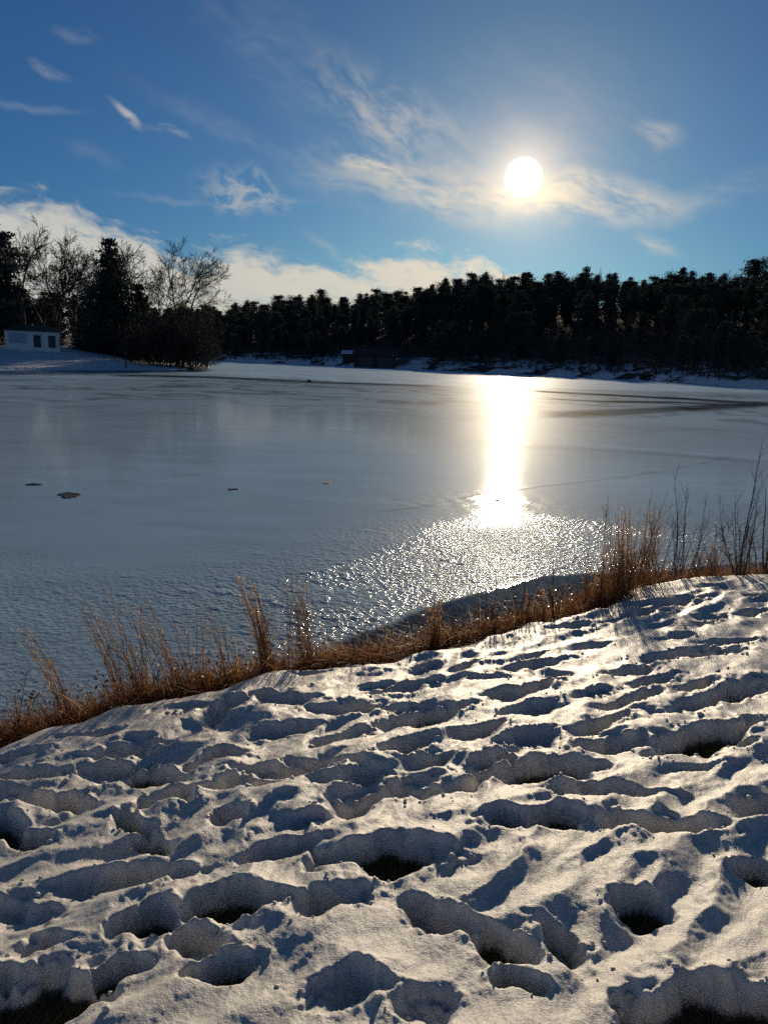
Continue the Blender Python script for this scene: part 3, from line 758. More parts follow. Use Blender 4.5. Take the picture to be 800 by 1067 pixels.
# undergrowth of the far wood: nobody could count it
G = Geo(); g_ = np.random.default_rng(5)
for i in range(3600):
    x = g_.uniform(222, 900); fr = g_.random()**1.2*0.75; Dd = float(shore_d(x))+3+RIDGE*fr
    if 352 < x < 445 and fr < 0.13: continue
    q = at_dist(x, Dd); z = lz(*q); hgt = g_.uniform(0.7, 3.2)*(0.5 if fr < 0.05 else 1)
    for k in range(g_.integers(4, 8)):
        a_ = g_.random()*6.28; r_ = g_.uniform(.2, .7)*hgt
        G.tube([(q[0], q[1], z-.1), (q[0]+math.cos(a_)*r_*.4, q[1]+math.sin(a_)*r_*.4, z+hgt*.6), (q[0]+math.cos(a_)*r_, q[1]+math.sin(a_)*r_, z+hgt*g_.uniform(.8,1.1))], [0.05,0.035,0.015], 3)
    c_, u, v = tufts(np.array([q[0], q[1], z+hgt*.55]), hgt*.38, 12, g_, 0.8); add_quads(G, c_, u, v, .16, .10, 1, g_.random(12))
o = G.build('undergrowth', [M_TWIG, M_NEEDLE], smooth=False); tagp(o, 'dark tangled undergrowth between the trunks of the far wood', 'undergrowth', kind='stuff')

# --- the left point
def tree_thing(name, px, Dd, label, G, K, h, h0, mats=(M_NEEDLE, M_BARK), parts=('crown','trunk')):
    q = at_dist(px, Dd); e = empty(name, (q[0], q[1], lz(*q)-0.1)); s_ = h/h0
    e.scale = (s_, s_, s_)
    G.build(parts[0], mats[0], e, smooth=False); K.build(parts[1], mats[1], e)
    return tagp(e, label, 'tree')
tree_thing('spruce_tree', 118, 136, 'big dark conical spruce in front of the bare trees on the snowy point', *spruce_geo(17.5, np.random.default_rng(1), 0.34), 18.6, 17.5)
tree_thing('spruce_tree', 146, 141, 'lower spreading evergreen joined to the right side of the big spruce', *spruce_geo(11, np.random.default_rng(2), 0.48), 12.5, 11)
tree_thing('spruce_tree', 97, 142, 'mid-height evergreen tucked against the left side of the big spruce', *spruce_geo(11, np.random.default_rng(12), 0.36), 10.5, 11)
tree_thing('pine_tree', -8, 128, 'tall dark evergreen cut by the left edge of the photo', *pine_geo(20, np.random.default_rng(3), 0.08, 0.20, q=0.4, dens=1.4), 17.5, 20)
tree_thing('spruce_tree', -18, 130, 'short dense evergreen under the tall one at the left edge', *spruce_geo(11, np.random.default_rng(4), 0.30), 10.5, 11)
bt = [(28,146,21.5,401,1,'tall slender bare tree rising behind the white shed'),
      (48,158,19.5,402,1,'bare tree behind the shed, between the slender one and the wide ones'),
      (62,150,20.5,403,2,'wide bare tree forking low, right of the shed roof'),
      (80,160,21.5,404,2,'bare tree with a dense round head behind the wide forked one'),
      (95,152,20.5,405,2,'bare tree leaning out just left of the big spruce'),
      (112,165,23.0,406,2,'bare tree whose head shows above the tip of the big spruce'),
      (134,158,21.0,407,1,'bare tree showing over the right shoulder of the big spruce')]
for (px, Dd, hh, sd_, fk, lab) in bt:
    me = bare_mesh(sd_, 20, 5, 0.026, (3,6), (0.45,0.95) if px != 28 else (0.4,0.9), max(fk, 2) if px != 28 else 1, 0.04, 0.12, 0.24, 0.18 if px != 28 else 0.4)
    place(me, 'bare_tree', px, Dd, lab, 'tree', 'bare trees behind the shed', hh, 20)
me = bare_mesh(430, 20, 5, 0.021, (4,6), (0.40,0.95), 3, 0.03, 0.12, 0.26, 0.30)
place(me, 'bare_tree', 183, 128, 'open bare tree with three spreading limbs above the thicket at the tip of the point', 'tree', None, 20.0, 20, rz=0.4)
me = bare_mesh(431, 20, 5, 0.030, (3,5), (0.35,0.8), 2, 0.03, 0.12, 0.22, 0.25)
place(me, 'bare_tree', 166, 133, 'bare tree leaning left beside the open three-limbed one', 'tree', None, 16.0, 20, rz=2.0)
# dark wood behind the bare trees
for i, (px, Dd, hh) in enumerate([(-40,190,14),(-15,200,13),(10,200,12.5),(30,190,12.5),(46,200,13),(62,188,12),(78,200,13),(92,190,12),(108,200,13),(124,185,12),(140,180,11.5),(152,175,11),(160,165,10),(-70,180,15),(-110,190,16),(20,178,9),(52,176,9),(84,176,9.5)]):
    place(PINES[i % 8], 'pine_tree', px, Dd, 'low dark evergreen behind the bare trees of the point, %s of these from the left' % ORD[sorted([-40,-15,10,30,46,62,78,92,108,124,140,152,160,-70,-110,20,52,84]).index(px)], 'tree', 'evergreens behind the bare trees', hh)
# thicket: dense bare shrubs at the tip
def thicket(seed, hgt, wid, nst, rmin=0.022):
    g_ = np.random.default_rng(seed); G = Geo()
    for i in range(nst):
        a_ = g_.random()*6.28; r_ = wid*0.35*math.sqrt(g_.random()); p0 = (math.cos(a_)*r_, math.sin(a_)*r_, -0.3)
        grow(G, p0, (math.cos(a_)*g_.uniform(0,.6), math.sin(a_)*g_.uniform(0,.6), 1), hgt*g_.uniform(.3, .5), 0.05, 1, 4, g_, 0.14, 0.02, (3,5), (0.3,0.9), rmin, 0.0, 0.04)
    zmax = max(v[:, 2].max() for v in G.V); G.V = [v*np.array([1,1,hgt/zmax]) for v in G.V]
    return G.mesh('bush', M_BARK)
for (px, Dd, hh, ww, sd_, ns_, lab) in [(178,122,10.4,8,501,34,'tall dark thicket under the open bare tree on the point'), (196,127,9.6,7,502,32,'dense rounded thicket at the very tip of the point'),
        (207,134,6.8,5,503,24,'low drooping bush overhanging the ice at the tip of the point'), (160,126,8.6,7,504,26,'tangled bush between the evergreens and the thicket'), (148,124,4.5,5,505,18,'small bare bush at the foot of the evergreens above the snow')]:
    place(thicket(sd_, hh, ww, ns_), 'bush', px, Dd, lab, 'bush', None, hh, hh)

# ------------------------------------------------------------------ buildings
M_WALL = m_plain('pale_boards', (0.62,0.62,0.60), (0.76,0.75,0.72), 3, 0.75, 0.3, 0.01, (1,1,4))
M_DOOR = m_plain('dark_door', (0.02,0.022,0.025), (0.045,0.045,0.05), 5, 0.5)
M_ROOF = m_plain('dark_green_roof', (0.02,0.035,0.03), (0.04,0.06,0.05), 5, 0.6)
M_SHUT = m_plain('blue_grey_shutter', (0.30,0.36,0.42), (0.40,0.46,0.52), 2, 0.5, 0.4, 0.02, (0.2,1,9))
M_WOOD = m_plain('dark_boards', (0.030,0.022,0.018), (0.075,0.055,0.045), 4, 0.85, 0.6, 0.03, (5,5,0.4))
M_SNOWF = m_plain('roof_snow', (0.72,0.74,0.78), (0.82,0.83,0.85), 2, 0.8, 0.4, 0.05)
q = at_dist(34, 124); zb = lz(*q)
yaw = -math.atan2(q[0], q[1])+R(4)
sh = empty('shed', (q[0], q[1], zb+0.1), yaw); sh.scale = (0.84, 0.84, 0.84); tagp(sh, 'low pale shed with two dark doors and a dark green roof on the snowy point', 'shed')
G = Geo(); G.box(-4.1, 4.1, -2.2, 2.2, -0.5, 2.85); G.build('wall', M_WALL, sh, False)
G = Geo(); e_ = 0.35
G.add([(-4.1-e_,-2.2-e_,2.853),(4.1+e_,-2.2-e_,2.853),(4.1+e_,2.2+e_,2.853),(-4.1-e_,2.2+e_,2.853),(-4.1-e_,-2.2-e_,3.0),(4.1+e_,-2.2-e_,3.0),(4.1+e_,2.2+e_,3.0),(-4.1-e_,2.2+e_,3.0),(-2.6,0,3.95),(2.6,0,3.95)],
      [(3,2,1,0),(0,1,5,4),(1,2,6,5),(2,3,7,6),(3,0,4,7),(4,5,9,8),(6,7,8,9),(5,6,9),(7,4,8)]); G.build('roof', M_ROOF, sh, False)
for x0 in (0.05, 2.35):
    G = Geo(); G.box(x0, x0+1.15, -2.26, -2.15, 0.25, 2.25); d = G.build('door', M_DOOR, sh, False)
    G = Geo()
    for a_, b_, c_, d2 in ((x0-.1,x0-.003,.2,2.35),(x0+1.153,x0+1.25,.2,2.35),(x0-.1,x0+1.25,2.353,2.45)): G.box(a_, b_, -2.29, -2.14, c_, d2)
    G.build('frame', M_WALL, d, False); G = Geo(); G.box(x0+.98, x0+1.05, -2.31, -2.263, 1.15, 1.22); G.build('handle', M_WALL, d, False)
G = Geo(); G.box(-3.7, -0.9, -2.25, -2.15, 0.85, 2.5); G.build('shutter', M_SHUT, sh, False)
G = Geo(); G.box(-3.9, -0.7, -2.33, -2.15, 0.72, 0.847); G.build('sill', M_WALL, sh, False)
# boathouse
q = at_dist(391, 203); bh = empty('boathouse', (q[0], q[1], 0.35), -math.atan2(q[0], q[1])-R(3)); tagp(bh, 'dark wooden boathouse with a low gable roof at the water line of the far wood', 'boathouse')
G = Geo(); G.box(-5.2, 5.2, -2.6, 2.6, -0.8, 2.9)
for i in range(26): G.box(-5.15+i*0.4, -5.10+i*0.4, -2.64, -2.58, -0.3, 2.85)
G.build('wall', M_WOOD, bh, False)
G = Geo(); G.add([(-5.7,-3.2,2.75),(5.7,-3.2,2.75),(5.7,3.2,2.75),(-5.7,3.2,2.75),(-5.7,0,4.3),(5.7,0,4.3),(-5.7,-3.2,2.93),(5.7,-3.2,2.93),(5.7,3.2,2.93),(-5.7,3.2,2.93),(-5.7,0,4.5),(5.7,0,4.5)],
   [(0,1,5,4),(3,4,5,2),(6,10,11,7),(9,8,11,10),(0,6,7,1),(2,8,9,3),(0,4,10,6),(3,9,10,4),(1,7,11,5),(2,5,11,8)]); G.build('roof', M_WOOD, bh, False)
G = Geo(); G.box(-3.9, -0.6, -2.69, -2.645, -0.3, 2.3); G.build('door', M_DOOR, bh, False)
G = Geo(); G.box(1.2, 4.5, -2.69, -2.645, -0.3, 2.3); G.build('door', M_DOOR, bh, False)
q = at_dist(366, 222); z0 = lz(*q); cb2 = empty('cabin', (q[0], q[1], z0-0.2), -math.atan2(q[0], q[1])); tagp(cb2, 'small cabin with a snow-covered roof in the wood behind the boathouse', 'cabin')
G = Geo(); G.box(-2.4, 2.4, -1.8, 1.8, -0.5, 2.3); G.build('wall', M_WOOD, cb2, False)
G = Geo(); G.add([(-2.8,-2.2,2.3),(2.8,-2.2,2.3),(2.8,2.2,2.3),(-2.8,2.2,2.3),(-2.8,0,3.1),(2.8,0,3.1),(-2.8,-2.2,2.5),(2.8,-2.2,2.5),(2.8,2.2,2.5),(-2.8,2.2,2.5),(-2.8,0,3.3),(2.8,0,3.3)],
   [(0,1,5,4),(3,4,5,2),(6,10,11,7),(9,8,11,10),(0,6,7,1),(2,8,9,3),(0,4,10,6),(3,9,10,4),(1,7,11,5),(2,5,11,8)]); G.build('roof', M_SNOWF, cb2, False)
# post on the snowy point
q = at_dist(131, 111); G = Geo(); z0 = lz(*q)
G.tube([(0,0,-.3),(0.02,0,1.2),(0.04,0,2.4)], [.09,.085,.08], 7, cap=True); G.box(-.16,.22,-.05,.05,1.7,2.1)
o = G.build('post', M_WOOD); o.location = (q[0], q[1], z0); tagp(o, 'lone thin wooden post on the snow of the point, left of the thicket', 'post')

# ------------------------------------------------------------------ small things on the ice
M_WET = m_plain('melt_water', (0.012,0.02,0.028), (0.03,0.04,0.05), 3, 0.6, 0.3, 0.01); M_WET.node_tree.nodes['Principled BSDF'].inputs['Specular IOR Level'].default_value = 0.1
M_STICK = m_plain('wet_wood', (0.02,0.015,0.01), (0.05,0.035,0.025), 9, 0.9); M_STICK.node_tree.nodes['Principled BSDF'].inputs['Specular IOR Level'].default_value = 0.05
def puddle(px, py, rx, ry, label, seed):
    g_ = np.random.default_rng(seed); q = hit(px, py, 0.0); n = 40
    an = np.arange(n)*2*pi/n; r_ = 1+0.25*np.sin(an*2+g_.random()*6)+0.14*np.sin(an*3+g_.random()*6)+0.08*g_.normal(0, 1, n)
    V = [(0,0,0.008)]+[(math.cos(a_)*rx*k*.82, math.sin(a_)*ry*k*.82, 0.008) for a_, k in zip(an, r_)]+[(math.cos(a_)*rx*k, math.sin(a_)*ry*k, 0.0105+0.006*g_.random()) for a_, k in zip(an, r_)]+[(math.cos(a_)*rx*k*1.12, math.sin(a_)*ry*k*1.12, 0.0005) for a_, k in zip(an, r_)]
    F_ = [(0,1+i,1+(i+1)%n) for i in range(n)]+[(1+i,1+n+i,1+n+(i+1)%n,1+(i+1)%n) for i in range(n)]+[(1+n+i,1+2*n+i,1+2*n+(i+1)%n,1+n+(i+1)%n) for i in range(n)]
    me = mk_mesh('melt_hole', V, F_, M_WET); o = mk_obj('melt_hole', me); o.location = (q[0], q[1], 0); tagp(o, label, 'melt hole')
puddle(73, 516, 0.20, 0.26, 'largest dark round melt hole in the smooth ice on the left', 1)
puddle(35, 505, 0.12, 0.12, 'faint dark melt spot just left of and beyond the largest melt hole', 2)
puddle(243, 510, 0.09, 0.08, 'small dark melt spot in the ice left of the middle', 3)
puddle(341, 503, 0.07, 0.14, 'tiny dark speck in the ice left of the sun glare', 4)
q = hit(322, 398); g_ = np.random.default_rng(8); G = Geo()
n = 10
V = []; 
for i in range(5):
    for j in range(n):
        a_ = j*2*pi/n; zz = i/4; rr_ = [1,1.1,.9,.6,.12][i]; V.append((math.cos(a_)*.24*rr_*(1+.15*g_.normal()), math.sin(a_)*.2*rr_*(1+.15*g_.normal()), zz*.30-.05))
G.add(V, [(i*n+j, i*n+(j+1)%n, (i+1)*n+(j+1)%n, (i+1)*n+j) for i in range(4) for j in range(n)]+[tuple(4*n+j for j in range(n))])
o = G.build('rock', M_BARK, smooth=False); o.location = (q[0], q[1], 0); tagp(o, 'dark lump frozen into the far ice below the boathouse', 'rock')
q = hit(516, 523); G = Geo(); g_ = np.random.default_rng(9)
G.tube([(-.17,0,.0),(-.05,.03,.015),(.08,.01,.012),(.19,-.03,.0)], [.012,.018,.016,.008], 7, cap=True); G.tube([(.02,.02,.02),(.1,.08,.05),(.15,.12,.04)], [.010,.007,.004], 5)
o = G.build('driftwood', M_STICK); o.location = (q[0], q[1], 0.015); tagp(o, 'short dark stick frozen on the ice in the middle of the sun glare', 'driftwood')

# ------------------------------------------------------------------ dead grass and leaves along the edge (ground cover)
def blades(n, xs_, ys_, zs_, hmin, hmax, wid, g_, lean=(0,0), curl=0.6, segs=3, spreadh=0.5, tint=None):
    """n curved tapering blades -> V (n*(segs+1)*2), F"""
    hgt = g_.uniform(hmin, hmax, n); an = g_.random(n)*2*pi; sp = g_.normal(0, spreadh, n)
    dx = np.cos(an)*sp+lean[0]; dy = np.sin(an)*sp+lean[1]
    wa = g_.random(n)*pi; wx_ = np.cos(wa)*wid*0.5; wy_ = np.sin(wa)*wid*0.5
    V = []
    for k in range(segs+1):
        t_ = k/segs; b_ = t_+curl*t_*t_
        cx = xs_+dx*hgt*b_*0.6; cy = ys_+dy*hgt*b_*0.6; cz = zs_+hgt*(t_-0.25*curl*t_*t_*np.minimum(1, np.hypot(dx, dy)*1.4))
        tw = (1-0.8*t_)
        V.append(np.stack([cx-wx_*tw, cy-wy_*tw, cz], 1)); V.append(np.stack([cx+wx_*tw, cy+wy_*tw, cz], 1))
    V = np.stack(V, 1).reshape(-1, 3); S = 2*(segs+1)
    b0 = np.arange(n)*S
    F_ = np.concatenate([np.stack([b0+2*k, b0+2*k+1, b0+2*k+3, b0+2*k+2], 1) for k in range(segs)])
    a_ = np.repeat(g_.random(n) if tint is None else tint, S)
    return V, F_, a_
g_ = np.random.default_rng(31)
seg_len = np.linalg.norm(np.diff(EDGE, axis=0), axis=1); cum = np.concatenate([[0], np.cumsum(seg_len)])
def on_edge(s_, d_):
    i = np.clip(np.searchsorted(cum, s_, side='right')-1, 0, len(seg_len)-1); t_ = (s_-cum[i])/seg_len[i]
    p_ = EDGE[i]+(EDGE[i+1]-EDGE[i])*t_[:, None]; e = (EDGE[i+1]-EDGE[i])/seg_len[i][:, None]
    return p_+np.stack([e[:, 1], -e[:, 0]], 1)*d_[:, None]
N = 38000
s_ = g_.uniform(0, cum[-1], N); dd = -np.abs(g_.normal(0, 0.42, N))+0.09
p_ = on_edge(s_, dd); cl = pn(p_[:,0], p_[:,1], 0.45, 95)
k = (cl > -0.35+0.25*g_.normal(size=N)); p_ = p_[k]; dd = dd[k]; cl = cl[k]; N = len(p_)
V, F_, a_ = blades(N, p_[:,0], p_[:,1], gz(p_[:,0], p_[:,1])-0.01, 0.05, 0.19, 0.006, g_, (-0.15,-0.1), 1.4, 3, 0.9)
o = mk_obj('dead_grass', mk_mesh('dead_grass', V, F_, M_MAT, attrs={'tint': a_})); tagp(o, 'rust brown dead grass matted along the edge of the near bank', 'dead grass', kind='stuff')
N = 420; s_ = g_.uniform(0, cum[-1], N); p_ = on_edge(s_, -np.abs(g_.normal(0, 0.40, N))+0.12)
V, F_, a_ = blades(N, p_[:,0], p_[:,1], gz(p_[:,0], p_[:,1])+g_.uniform(0, .06, N), 0.16, 0.42, 0.005, g_, (-0.1,-0.1), 0.9, 5, 1.1)
o = mk_obj('dead_stalks', mk_mesh('dead_stalks', V, F_, M_GRASS, attrs={'tint': a_})); tagp(o, 'bent and fallen pale stalks lying over the matted grass of the bank', 'dead stalks', kind='stuff')
# curled dead leaves and stems of a leafy ground cover (glittering where the sun hits it)
N = 9000; s_ = g_.uniform(0, cum[-1], N); p_ = on_edge(s_, -np.abs(g_.normal(0.1, 0.5, N))+0.05)
wgt = np.where((np.arctan2(p_[:,0], p_[:,1]) > R(2)) & (np.arctan2(p_[:,0], p_[:,1]) < R(17)), 1, 0.25); k = g_.random(N) < wgt; p_ = p_[k]; N = len(p_)
zz = gz(p_[:,0], p_[:,1])+g_.uniform(0.02, 0.26, N)
u = g_.normal(0, 1, (N, 3)); u /= np.linalg.norm(u, axis=1)[:,None]; v = np.cross(u, g_.normal(0, 1, (N, 3))); v /= np.linalg.norm(v, axis=1)[:,None]
c_ = np.stack([p_[:,0], p_[:,1], zz], 1); s1 = g_.uniform(.007, .017, (N,1)); nrm = np.cross(u, v)
V = np.stack([c_-u*s1, c_-v*s1*.6+nrm*s1*.3, c_+u*s1, c_+v*s1*.6+nrm*s1*.3], 1).reshape(-1, 3); F_ = np.arange(4*N).reshape(-1, 4)
o = mk_obj('dead_leaves', mk_mesh('dead_leaves', V, F_, M_LEAF, smooth=False, attrs={'tint': np.repeat(g_.random(N), 4)})); tagp(o, 'small curled dead leaves caught in the growth along the bank', 'dead leaves', kind='stuff')
# flattened wet grass showing in the holes of the snow
dn = (thick < 0.012) & (D > 0.25) & (rad < 7.5) & (np.abs(np.arctan2(X, Y)) < R(42)); ii = np.where(dn)[0]
if len(ii):
    k = g_.choice(ii, min(16000, len(ii)*2)); N = len(k); jx = X[k]+g_.normal(0, .006, N); jy = Y[k]+g_.normal(0, .006, N)
    V, F_, a_ = blades(N, jx, jy, gz(jx, jy)-0.004, 0.012, 0.055, 0.0035, g_, (0.3,0.2), 1.8, 3, 1.4)
    o = mk_obj('grass', mk_mesh('grass', V, F_, M_GREEN, attrs={'tint': a_})); tagp(o, 'wet flattened grass showing in the deepest footprints', 'grass', kind='stuff')
# crumbs of kicked-up snow
N = 2200; pool = np.where((dist_ > 0.35) & (D > 0.15) & (rad < 10) & (np.abs(np.arctan2(X, Y)) < R(42)))[0]; k = g_.choice(pool, N, p=(rad[pool]**2)/(rad[pool]**2).sum())
phi = (1+5**.5)/2
ico = np.array([(-1,phi,0),(1,phi,0),(-1,-phi,0),(1,-phi,0),(0,-1,phi),(0,1,phi),(0,-1,-phi),(0,1,-phi),(phi,0,-1),(phi,0,1),(-phi,0,-1),(-phi,0,1)]); ico /= np.linalg.norm(ico[0])
icf = np.array([(0,11,5),(0,5,1),(0,1,7),(0,7,10),(0,10,11),(1,5,9),(5,11,4),(11,10,2),(10,7,6),(7,1,8),(3,9,4),(3,4,2),(3,2,6),(3,6,8),(3,8,9),(4,9,5),(2,4,11),(6,2,10),(8,6,7),(9,8,1)])
sz = np.clip(g_.lognormal(-5.35, 0.45, N), 0.0025, 0.014)
V = (ico[None]*(1+g_.normal(0, .18, (N,12,1))))*sz[:,None,None]*np.array([1.2,1,.75])+np.stack([X[k], Y[k], ZS[k]+sz*.35], 1)[:,None]
F_ = (icf[None]+(np.arange(N)*12)[:,None,None]).reshape(-1, 3)
o = mk_obj('snow_crumbs', mk_mesh('snow_crumbs', V.reshape(-1,3), F_, M_SNOW, attrs={'dirt': np.zeros(N*12)})); tagp(o, 'crumbs of kicked-up snow lying around the footprints', 'snow crumbs', kind='stuff')

# ------------------------------------------------------------------ grass clumps and bare shrubs along the bank
def clump(px, py, hpx, n, lean, label, seed, width=0.05, fuzz=1.0, dark=0.0, sprd=0.10, dback=0.0, group=None):
    """tall dry grass: stalks with fuzzy seed heads > seed heads, plus a tuft of leaves at the foot"""
    g_ = np.random.default_rng(seed); q = surf_hit(px, py); 
    dist = math.hypot(q[0], q[1]); d0 = float(sdist(np.array([q[0]]), np.array([q[1]]), EDGE)[0])
    hgt = hpx/FPX*math.hypot(dist, 1.8)*1.03
    z0 = float(gz(q[0], q[1])[0]); e = empty('grass_clump', (q[0], q[1], z0)); tagp(e, label, 'grass clump', group)
    G = Geo(); S = G
    n = int(n*0.75)+2 if px < 400 else n
    for i in range(n):
        a_ = g_.random()*6.28; r_ = width*math.sqrt(g_.random())*1.4
        bx, by = math.cos(a_)*r_, math.sin(a_)*r_*0.6; h_ = hgt*(g_.uniform(.45, 1.0) if i > 3 else g_.uniform(.9, 1.02))
        lx, ly = lean+g_.normal(0, sprd), g_.normal(0, sprd)
        ts = np.linspace(0, 1, 7); bz = float(gz(q[0]+bx, q[1]+by)[0])-z0-.02
        P_ = np.stack([bx+lx*h_*(ts**1.5), by+ly*h_*(ts**1.5), bz+h_*ts*(1-0.08*abs(lx)*ts)], 1)
        P_ += np.cumsum(g_.normal(0, .0035, P_.shape), 0)
        G.tube(P_, np.linspace(.0027, .0012, 7), 3, 0, g_.random())
        # side leaves and a feathery head
        for j in range(int(g_.integers(2, 5)*fuzz+.5)):
            f = g_.uniform(.1, .7); k = int(f*6); b0 = P_[k]; an = g_.random()*6.28; ll = g_.uniform(.05, .13)*hgt/.6
            e1 = b0+np.array([math.cos(an)*ll*.35, math.sin(an)*ll*.35, ll*.8]); e2 = e1+np.array([math.cos(an)*ll*.45, math.sin(an)*ll*.45, ll*.1])
            G.tube([b0, e1, e2], [.0013,.0010,.0004], 3, 0, g_.random())
        for j in range(int(9*fuzz)):
            f = g_.uniform(.62, 1.0) if g_.random() < .7 else g_.uniform(.3, .8); k = min(int(f*6), 5); b0 = P_[k]+(P_[k+1]-P_[k])*(f*6-k)
            dr = unit(P_[k+1]-P_[k])*1.0+g_.normal(0, .35, 3); l_ = g_.uniform(.014, .036); e1 = b0+dr*l_; sd_ = unit(np.cross(dr, g_.normal(0, 1, 3)))*.0024
            S.add([b0, (b0+e1)/2+sd_, e1, (b0+e1)/2-sd_], [(0,1,2,3)], 0, g_.random())
    n2 = int(n*3.5); an = g_.random(n2)*6.28; r_ = width*1.7*np.sqrt(g_.random(n2)); bx = np.cos(an)*r_; by = np.sin(an)*r_
    V, F_, a_ = blades(n2, bx, by, gz(q[0]+bx, q[1]+by)-z0-.02, hgt*.12, hgt*.38, .004, g_, (lean*.7, 0), 1.0, 3, .6)
    G.build('stalks', M_GRASS, e)
    mk_obj('leaf_tuft', mk_mesh('leaf_tuft', V, F_, M_MAT, attrs={'tint': a_}), e)
    return e
gg = 'tall dry grass along the bank'
clump(72, 736, 102, 16, -0.38, 'thin brown grass clump leaning left, nearest the left edge', 601, .03, 1.0, sprd=.05, group=gg)
clump(22, 748, 62, 7, 0.25, 'few pale broken stalks leaning right at the left edge', 602, .05, .5, sprd=.2, group=gg)
clump(128, 720, 112, 16, -0.28, 'narrow sheaf of brown stalks leaning left, second from the left', 603, .03, 1.0, sprd=.06, group=gg)
clump(150, 716, 112, 22, -0.22, 'full sheaf of brown stalks left of the fanned clump', 604, .04, 1.1, sprd=.08, group=gg)
clump(186, 708, 100, 26, -0.42, 'fanned grass clump with stalks bent far to the left', 605, .05, .9, sprd=.18, group=gg)
clump(210, 702, 82, 16, -0.06, 'thin upright grass clump left of the tall orange sheaf', 606, .05, .6, sprd=.10, group=gg)
clump(240, 697, 85, 12, -0.20, 'sparse stalks close behind the tall orange sheaf on its left', 607, .04, .7, sprd=.12, group=gg)
clump(280, 688, 112, 40, -0.22, 'tallest thick orange sheaf of grass left of the middle', 608, .035, 1.4, sprd=.06, group=gg)
clump(325, 682, 100, 18, -0.20, 'slim grass clump right of the tallest orange sheaf', 609, .035, .9, sprd=.08, group=gg)
clump(306, 684, 120, 8, -0.05, 'few long bare stalks between the orange sheaf and its slim neighbour', 610, .06, .5, sprd=.15, group=gg)
clump(452, 662, 62, 30, -0.02, 'short bushy orange clump at the right end of the dark smooth ice', 611, .05, 1.2, sprd=.10, group=gg)
clump(648, 618, 100, 90, -0.10, 'dense rust orange plume of grass, the thickest on the bank', 612, .09, 1.5, sprd=.07, group=gg)
clump(672, 606, 90, 40, 0.02, 'tall pale brown clump just right of the densest plume', 613, .06, 1.2, sprd=.06, group=gg)
clump(625, 622, 62, 50, -0.12, 'low rusty clump at the left foot of the densest plume', 614, .09, 1.1, sprd=.15, group=gg)
clump(560, 640, 40, 30, 0.0, 'short brown tuft at the bank edge left of the densest plume', 615, .08, .8, sprd=.2, group=gg)
clump(735, 597, 46, 30, 0.0, 'low brown tuft between the two groups of shrubs', 616, .10, .8, sprd=.2, group=gg)
clump(404, 672, 36, 20, 0.0, 'small brown tuft in front of the dark smooth ice', 617, .07, .7, sprd=.2, group=gg)
for i, (px, py, hp) in enumerate([(20,752,26),(60,744,28),(100,732,30),(165,716,26),(225,703,28),(262,695,36),(300,686,34),(340,681,30),(430,670,24),(480,660,26),(520,650,30),(590,634,34),(640,614,40),(700,600,30),(770,595,28),(-30,766,28),(830,592,28)]):
    clump(px, py, hp, 14, 0.0, 'short rusty tuft of dead grass at the bank edge, %s of these from the left' % ORD[sorted([20,60,100,165,225,262,300,340,430,480,520,590,640,700,770,-30,830]).index(px)], 650+i, .10, .5, sprd=.3, group='short tufts at the bank edge')

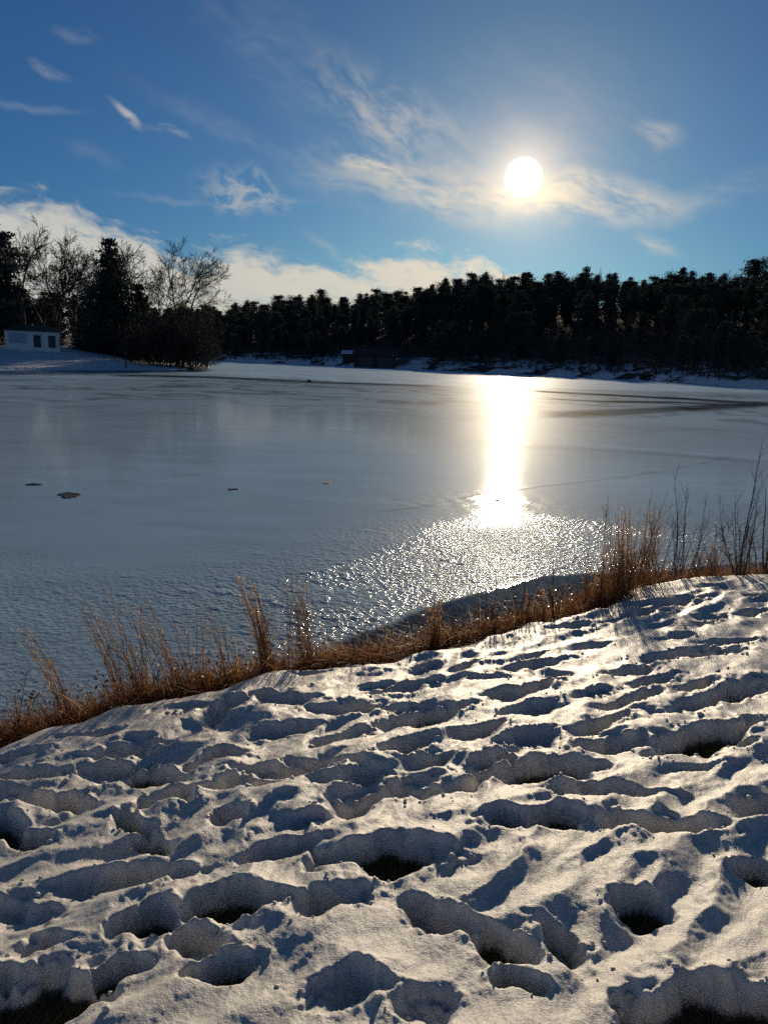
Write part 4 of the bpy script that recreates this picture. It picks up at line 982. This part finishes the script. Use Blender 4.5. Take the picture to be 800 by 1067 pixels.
def shrub(px, py, hpx, nst, label, seed, lean=0.0, rr0=.005, mx=3, fan=0.16, leaves=0):
    g_ = np.random.default_rng(seed); q = surf_hit(px, py); dist = math.hypot(q[0], q[1]); hgt = hpx/FPX*math.hypot(dist, 1.8)*1.03
    z0 = float(gz(q[0], q[1])[0]); e = empty('shrub', (q[0], q[1], z0)); tagp(e, label, 'shrub', 'leafless shrubs along the bank')
    G = Geo(); Lf = Geo()
    for i in range(nst):
        l_ = hgt*(1.0 if i == 0 else g_.uniform(.4, .92)); a_ = g_.random()*6.28; r_ = .04*g_.random()
        lx = lean+g_.normal(0, fan); ly = g_.normal(0, fan*.6)
        P_ = branch_path((math.cos(a_)*r_*2, math.sin(a_)*r_, -.03), (lx, ly, 1), l_, 8, g_, .045, .03)
        P_[:,2] *= 1
        G.tube(P_, np.linspace(rr0*(.8+.4*g_.random()), .0012, 9), 5)
        for j in range(int(g_.integers(4, 9))):
            f = g_.uniform(.2, .95); k = min(int(f*8), 7); b0 = P_[k]+(P_[k+1]-P_[k])*(f*8-k); ax = unit(P_[k+1]-P_[k]); rn = g_.normal(0,1,3); sd_ = unit(rn-ax*(rn@ax)); an = g_.uniform(.25, .7)
            B_ = branch_path(b0, ax*math.cos(an)+sd_*math.sin(an), l_*g_.uniform(.12, .36)*(1.15-f*.7), 4, g_, .07, .05)
            G.tube(B_, np.linspace(.0024, .0009, 5), 3)
            for m2 in range(g_.integers(1, 4)):
                kk = g_.integers(1, 4); an2 = g_.uniform(.3, .8); ax2 = unit(B_[kk+1]-B_[kk]); rn = g_.normal(0,1,3); s2 = unit(rn-ax2*(rn@ax2))
                G.tube(branch_path(B_[kk], ax2*math.cos(an2)+s2*math.sin(an2), l_*g_.uniform(.04, .11), 2, g_, .08, .05), [.0014,.0011,.0007], 3)
    G.build('stems', M_TWIG, e)
    n2 = 60; an = g_.random(n2)*6.28; r_ = .11*np.sqrt(g_.random(n2)); bx = np.cos(an)*r_; by = np.sin(an)*r_
    V, F_, a_ = blades(n2, bx, by, gz(q[0]+bx, q[1]+by)-z0-.02, .08, .26, .004, g_, (0,0), 1.0, 3, .6)
    mk_obj('leaf_tuft', mk_mesh('leaf_tuft', V, F_, M_MAT, attrs={'tint': a_}), e)
shrub(617, 622, 118, 2, 'pair of thin wands standing left of the dense orange plume', 701, -.10, .004, fan=.06)
shrub(660, 606, 108, 5, 'upright shrub rising behind the dense orange plume', 702, .02, .005, fan=.05)
shrub(690, 601, 88, 5, 'thin loose shrub between the plume and the big forked shrub', 703, -.12, .004, fan=.18)
shrub(706, 599, 112, 7, 'forked shrub with a tall V of stems, fourth group from the left', 704, .03, .006, fan=.10)
shrub(718, 598, 92, 5, 'shrub with one long stem leaning right beside the V-shaped one', 705, .16, .005, fan=.16)
shrub(740, 596, 78, 6, 'low fine-twigged shrub before the dense right-hand group', 706, .0, .0035, fan=.22)
shrub(768, 595, 110, 10, 'dense many-stemmed shrub fanning left near the right edge', 707, -.14, .006, fan=.14)
shrub(780, 595, 132, 4, 'tallest straight shrub stem near the right edge', 708, .06, .009, fan=.05)
shrub(797, 594, 108, 6, 'thick dark shrub cut by the right edge of the photo', 709, .02, .010, fan=.10)
shrub(828, 593, 100, 7, 'shrub just beyond the right edge', 710, -.05, .008, fan=.14)
shrub(510, 650, 58, 6, 'small twiggy shrub in front of the sun glitter, left of the plume', 711, .0, .003, fan=.22)
shrub(545, 644, 66, 6, 'knee-high twiggy shrub midway between glare and plume', 712, .05, .003, fan=.2)
shrub(580, 636, 72, 6, 'slightly taller twiggy shrub left of the pair of wands', 713, -.05, .0035, fan=.2)
shrub(372, 678, 50, 3, 'few bare twigs standing in front of the dark smooth ice', 714, .15, .0025, fan=.2)
shrub(478, 658, 46, 4, 'sparse twigs leaning left at the end of the dark smooth ice', 715, -.35, .003, fan=.2)
shrub(318, 684, 108, 3, 'thin bare stalks mixed into the grass left of the middle', 716, -.06, .0022, fan=.10)
shrub(155, 716, 84, 4, 'fine bare twigs among the leaning grass on the left', 717, -.25, .0022, fan=.22)
shrub(15, 748, 70, 4, 'pale bare twigs spreading at the left edge of the bank', 718, -.1, .0025, fan=.5)
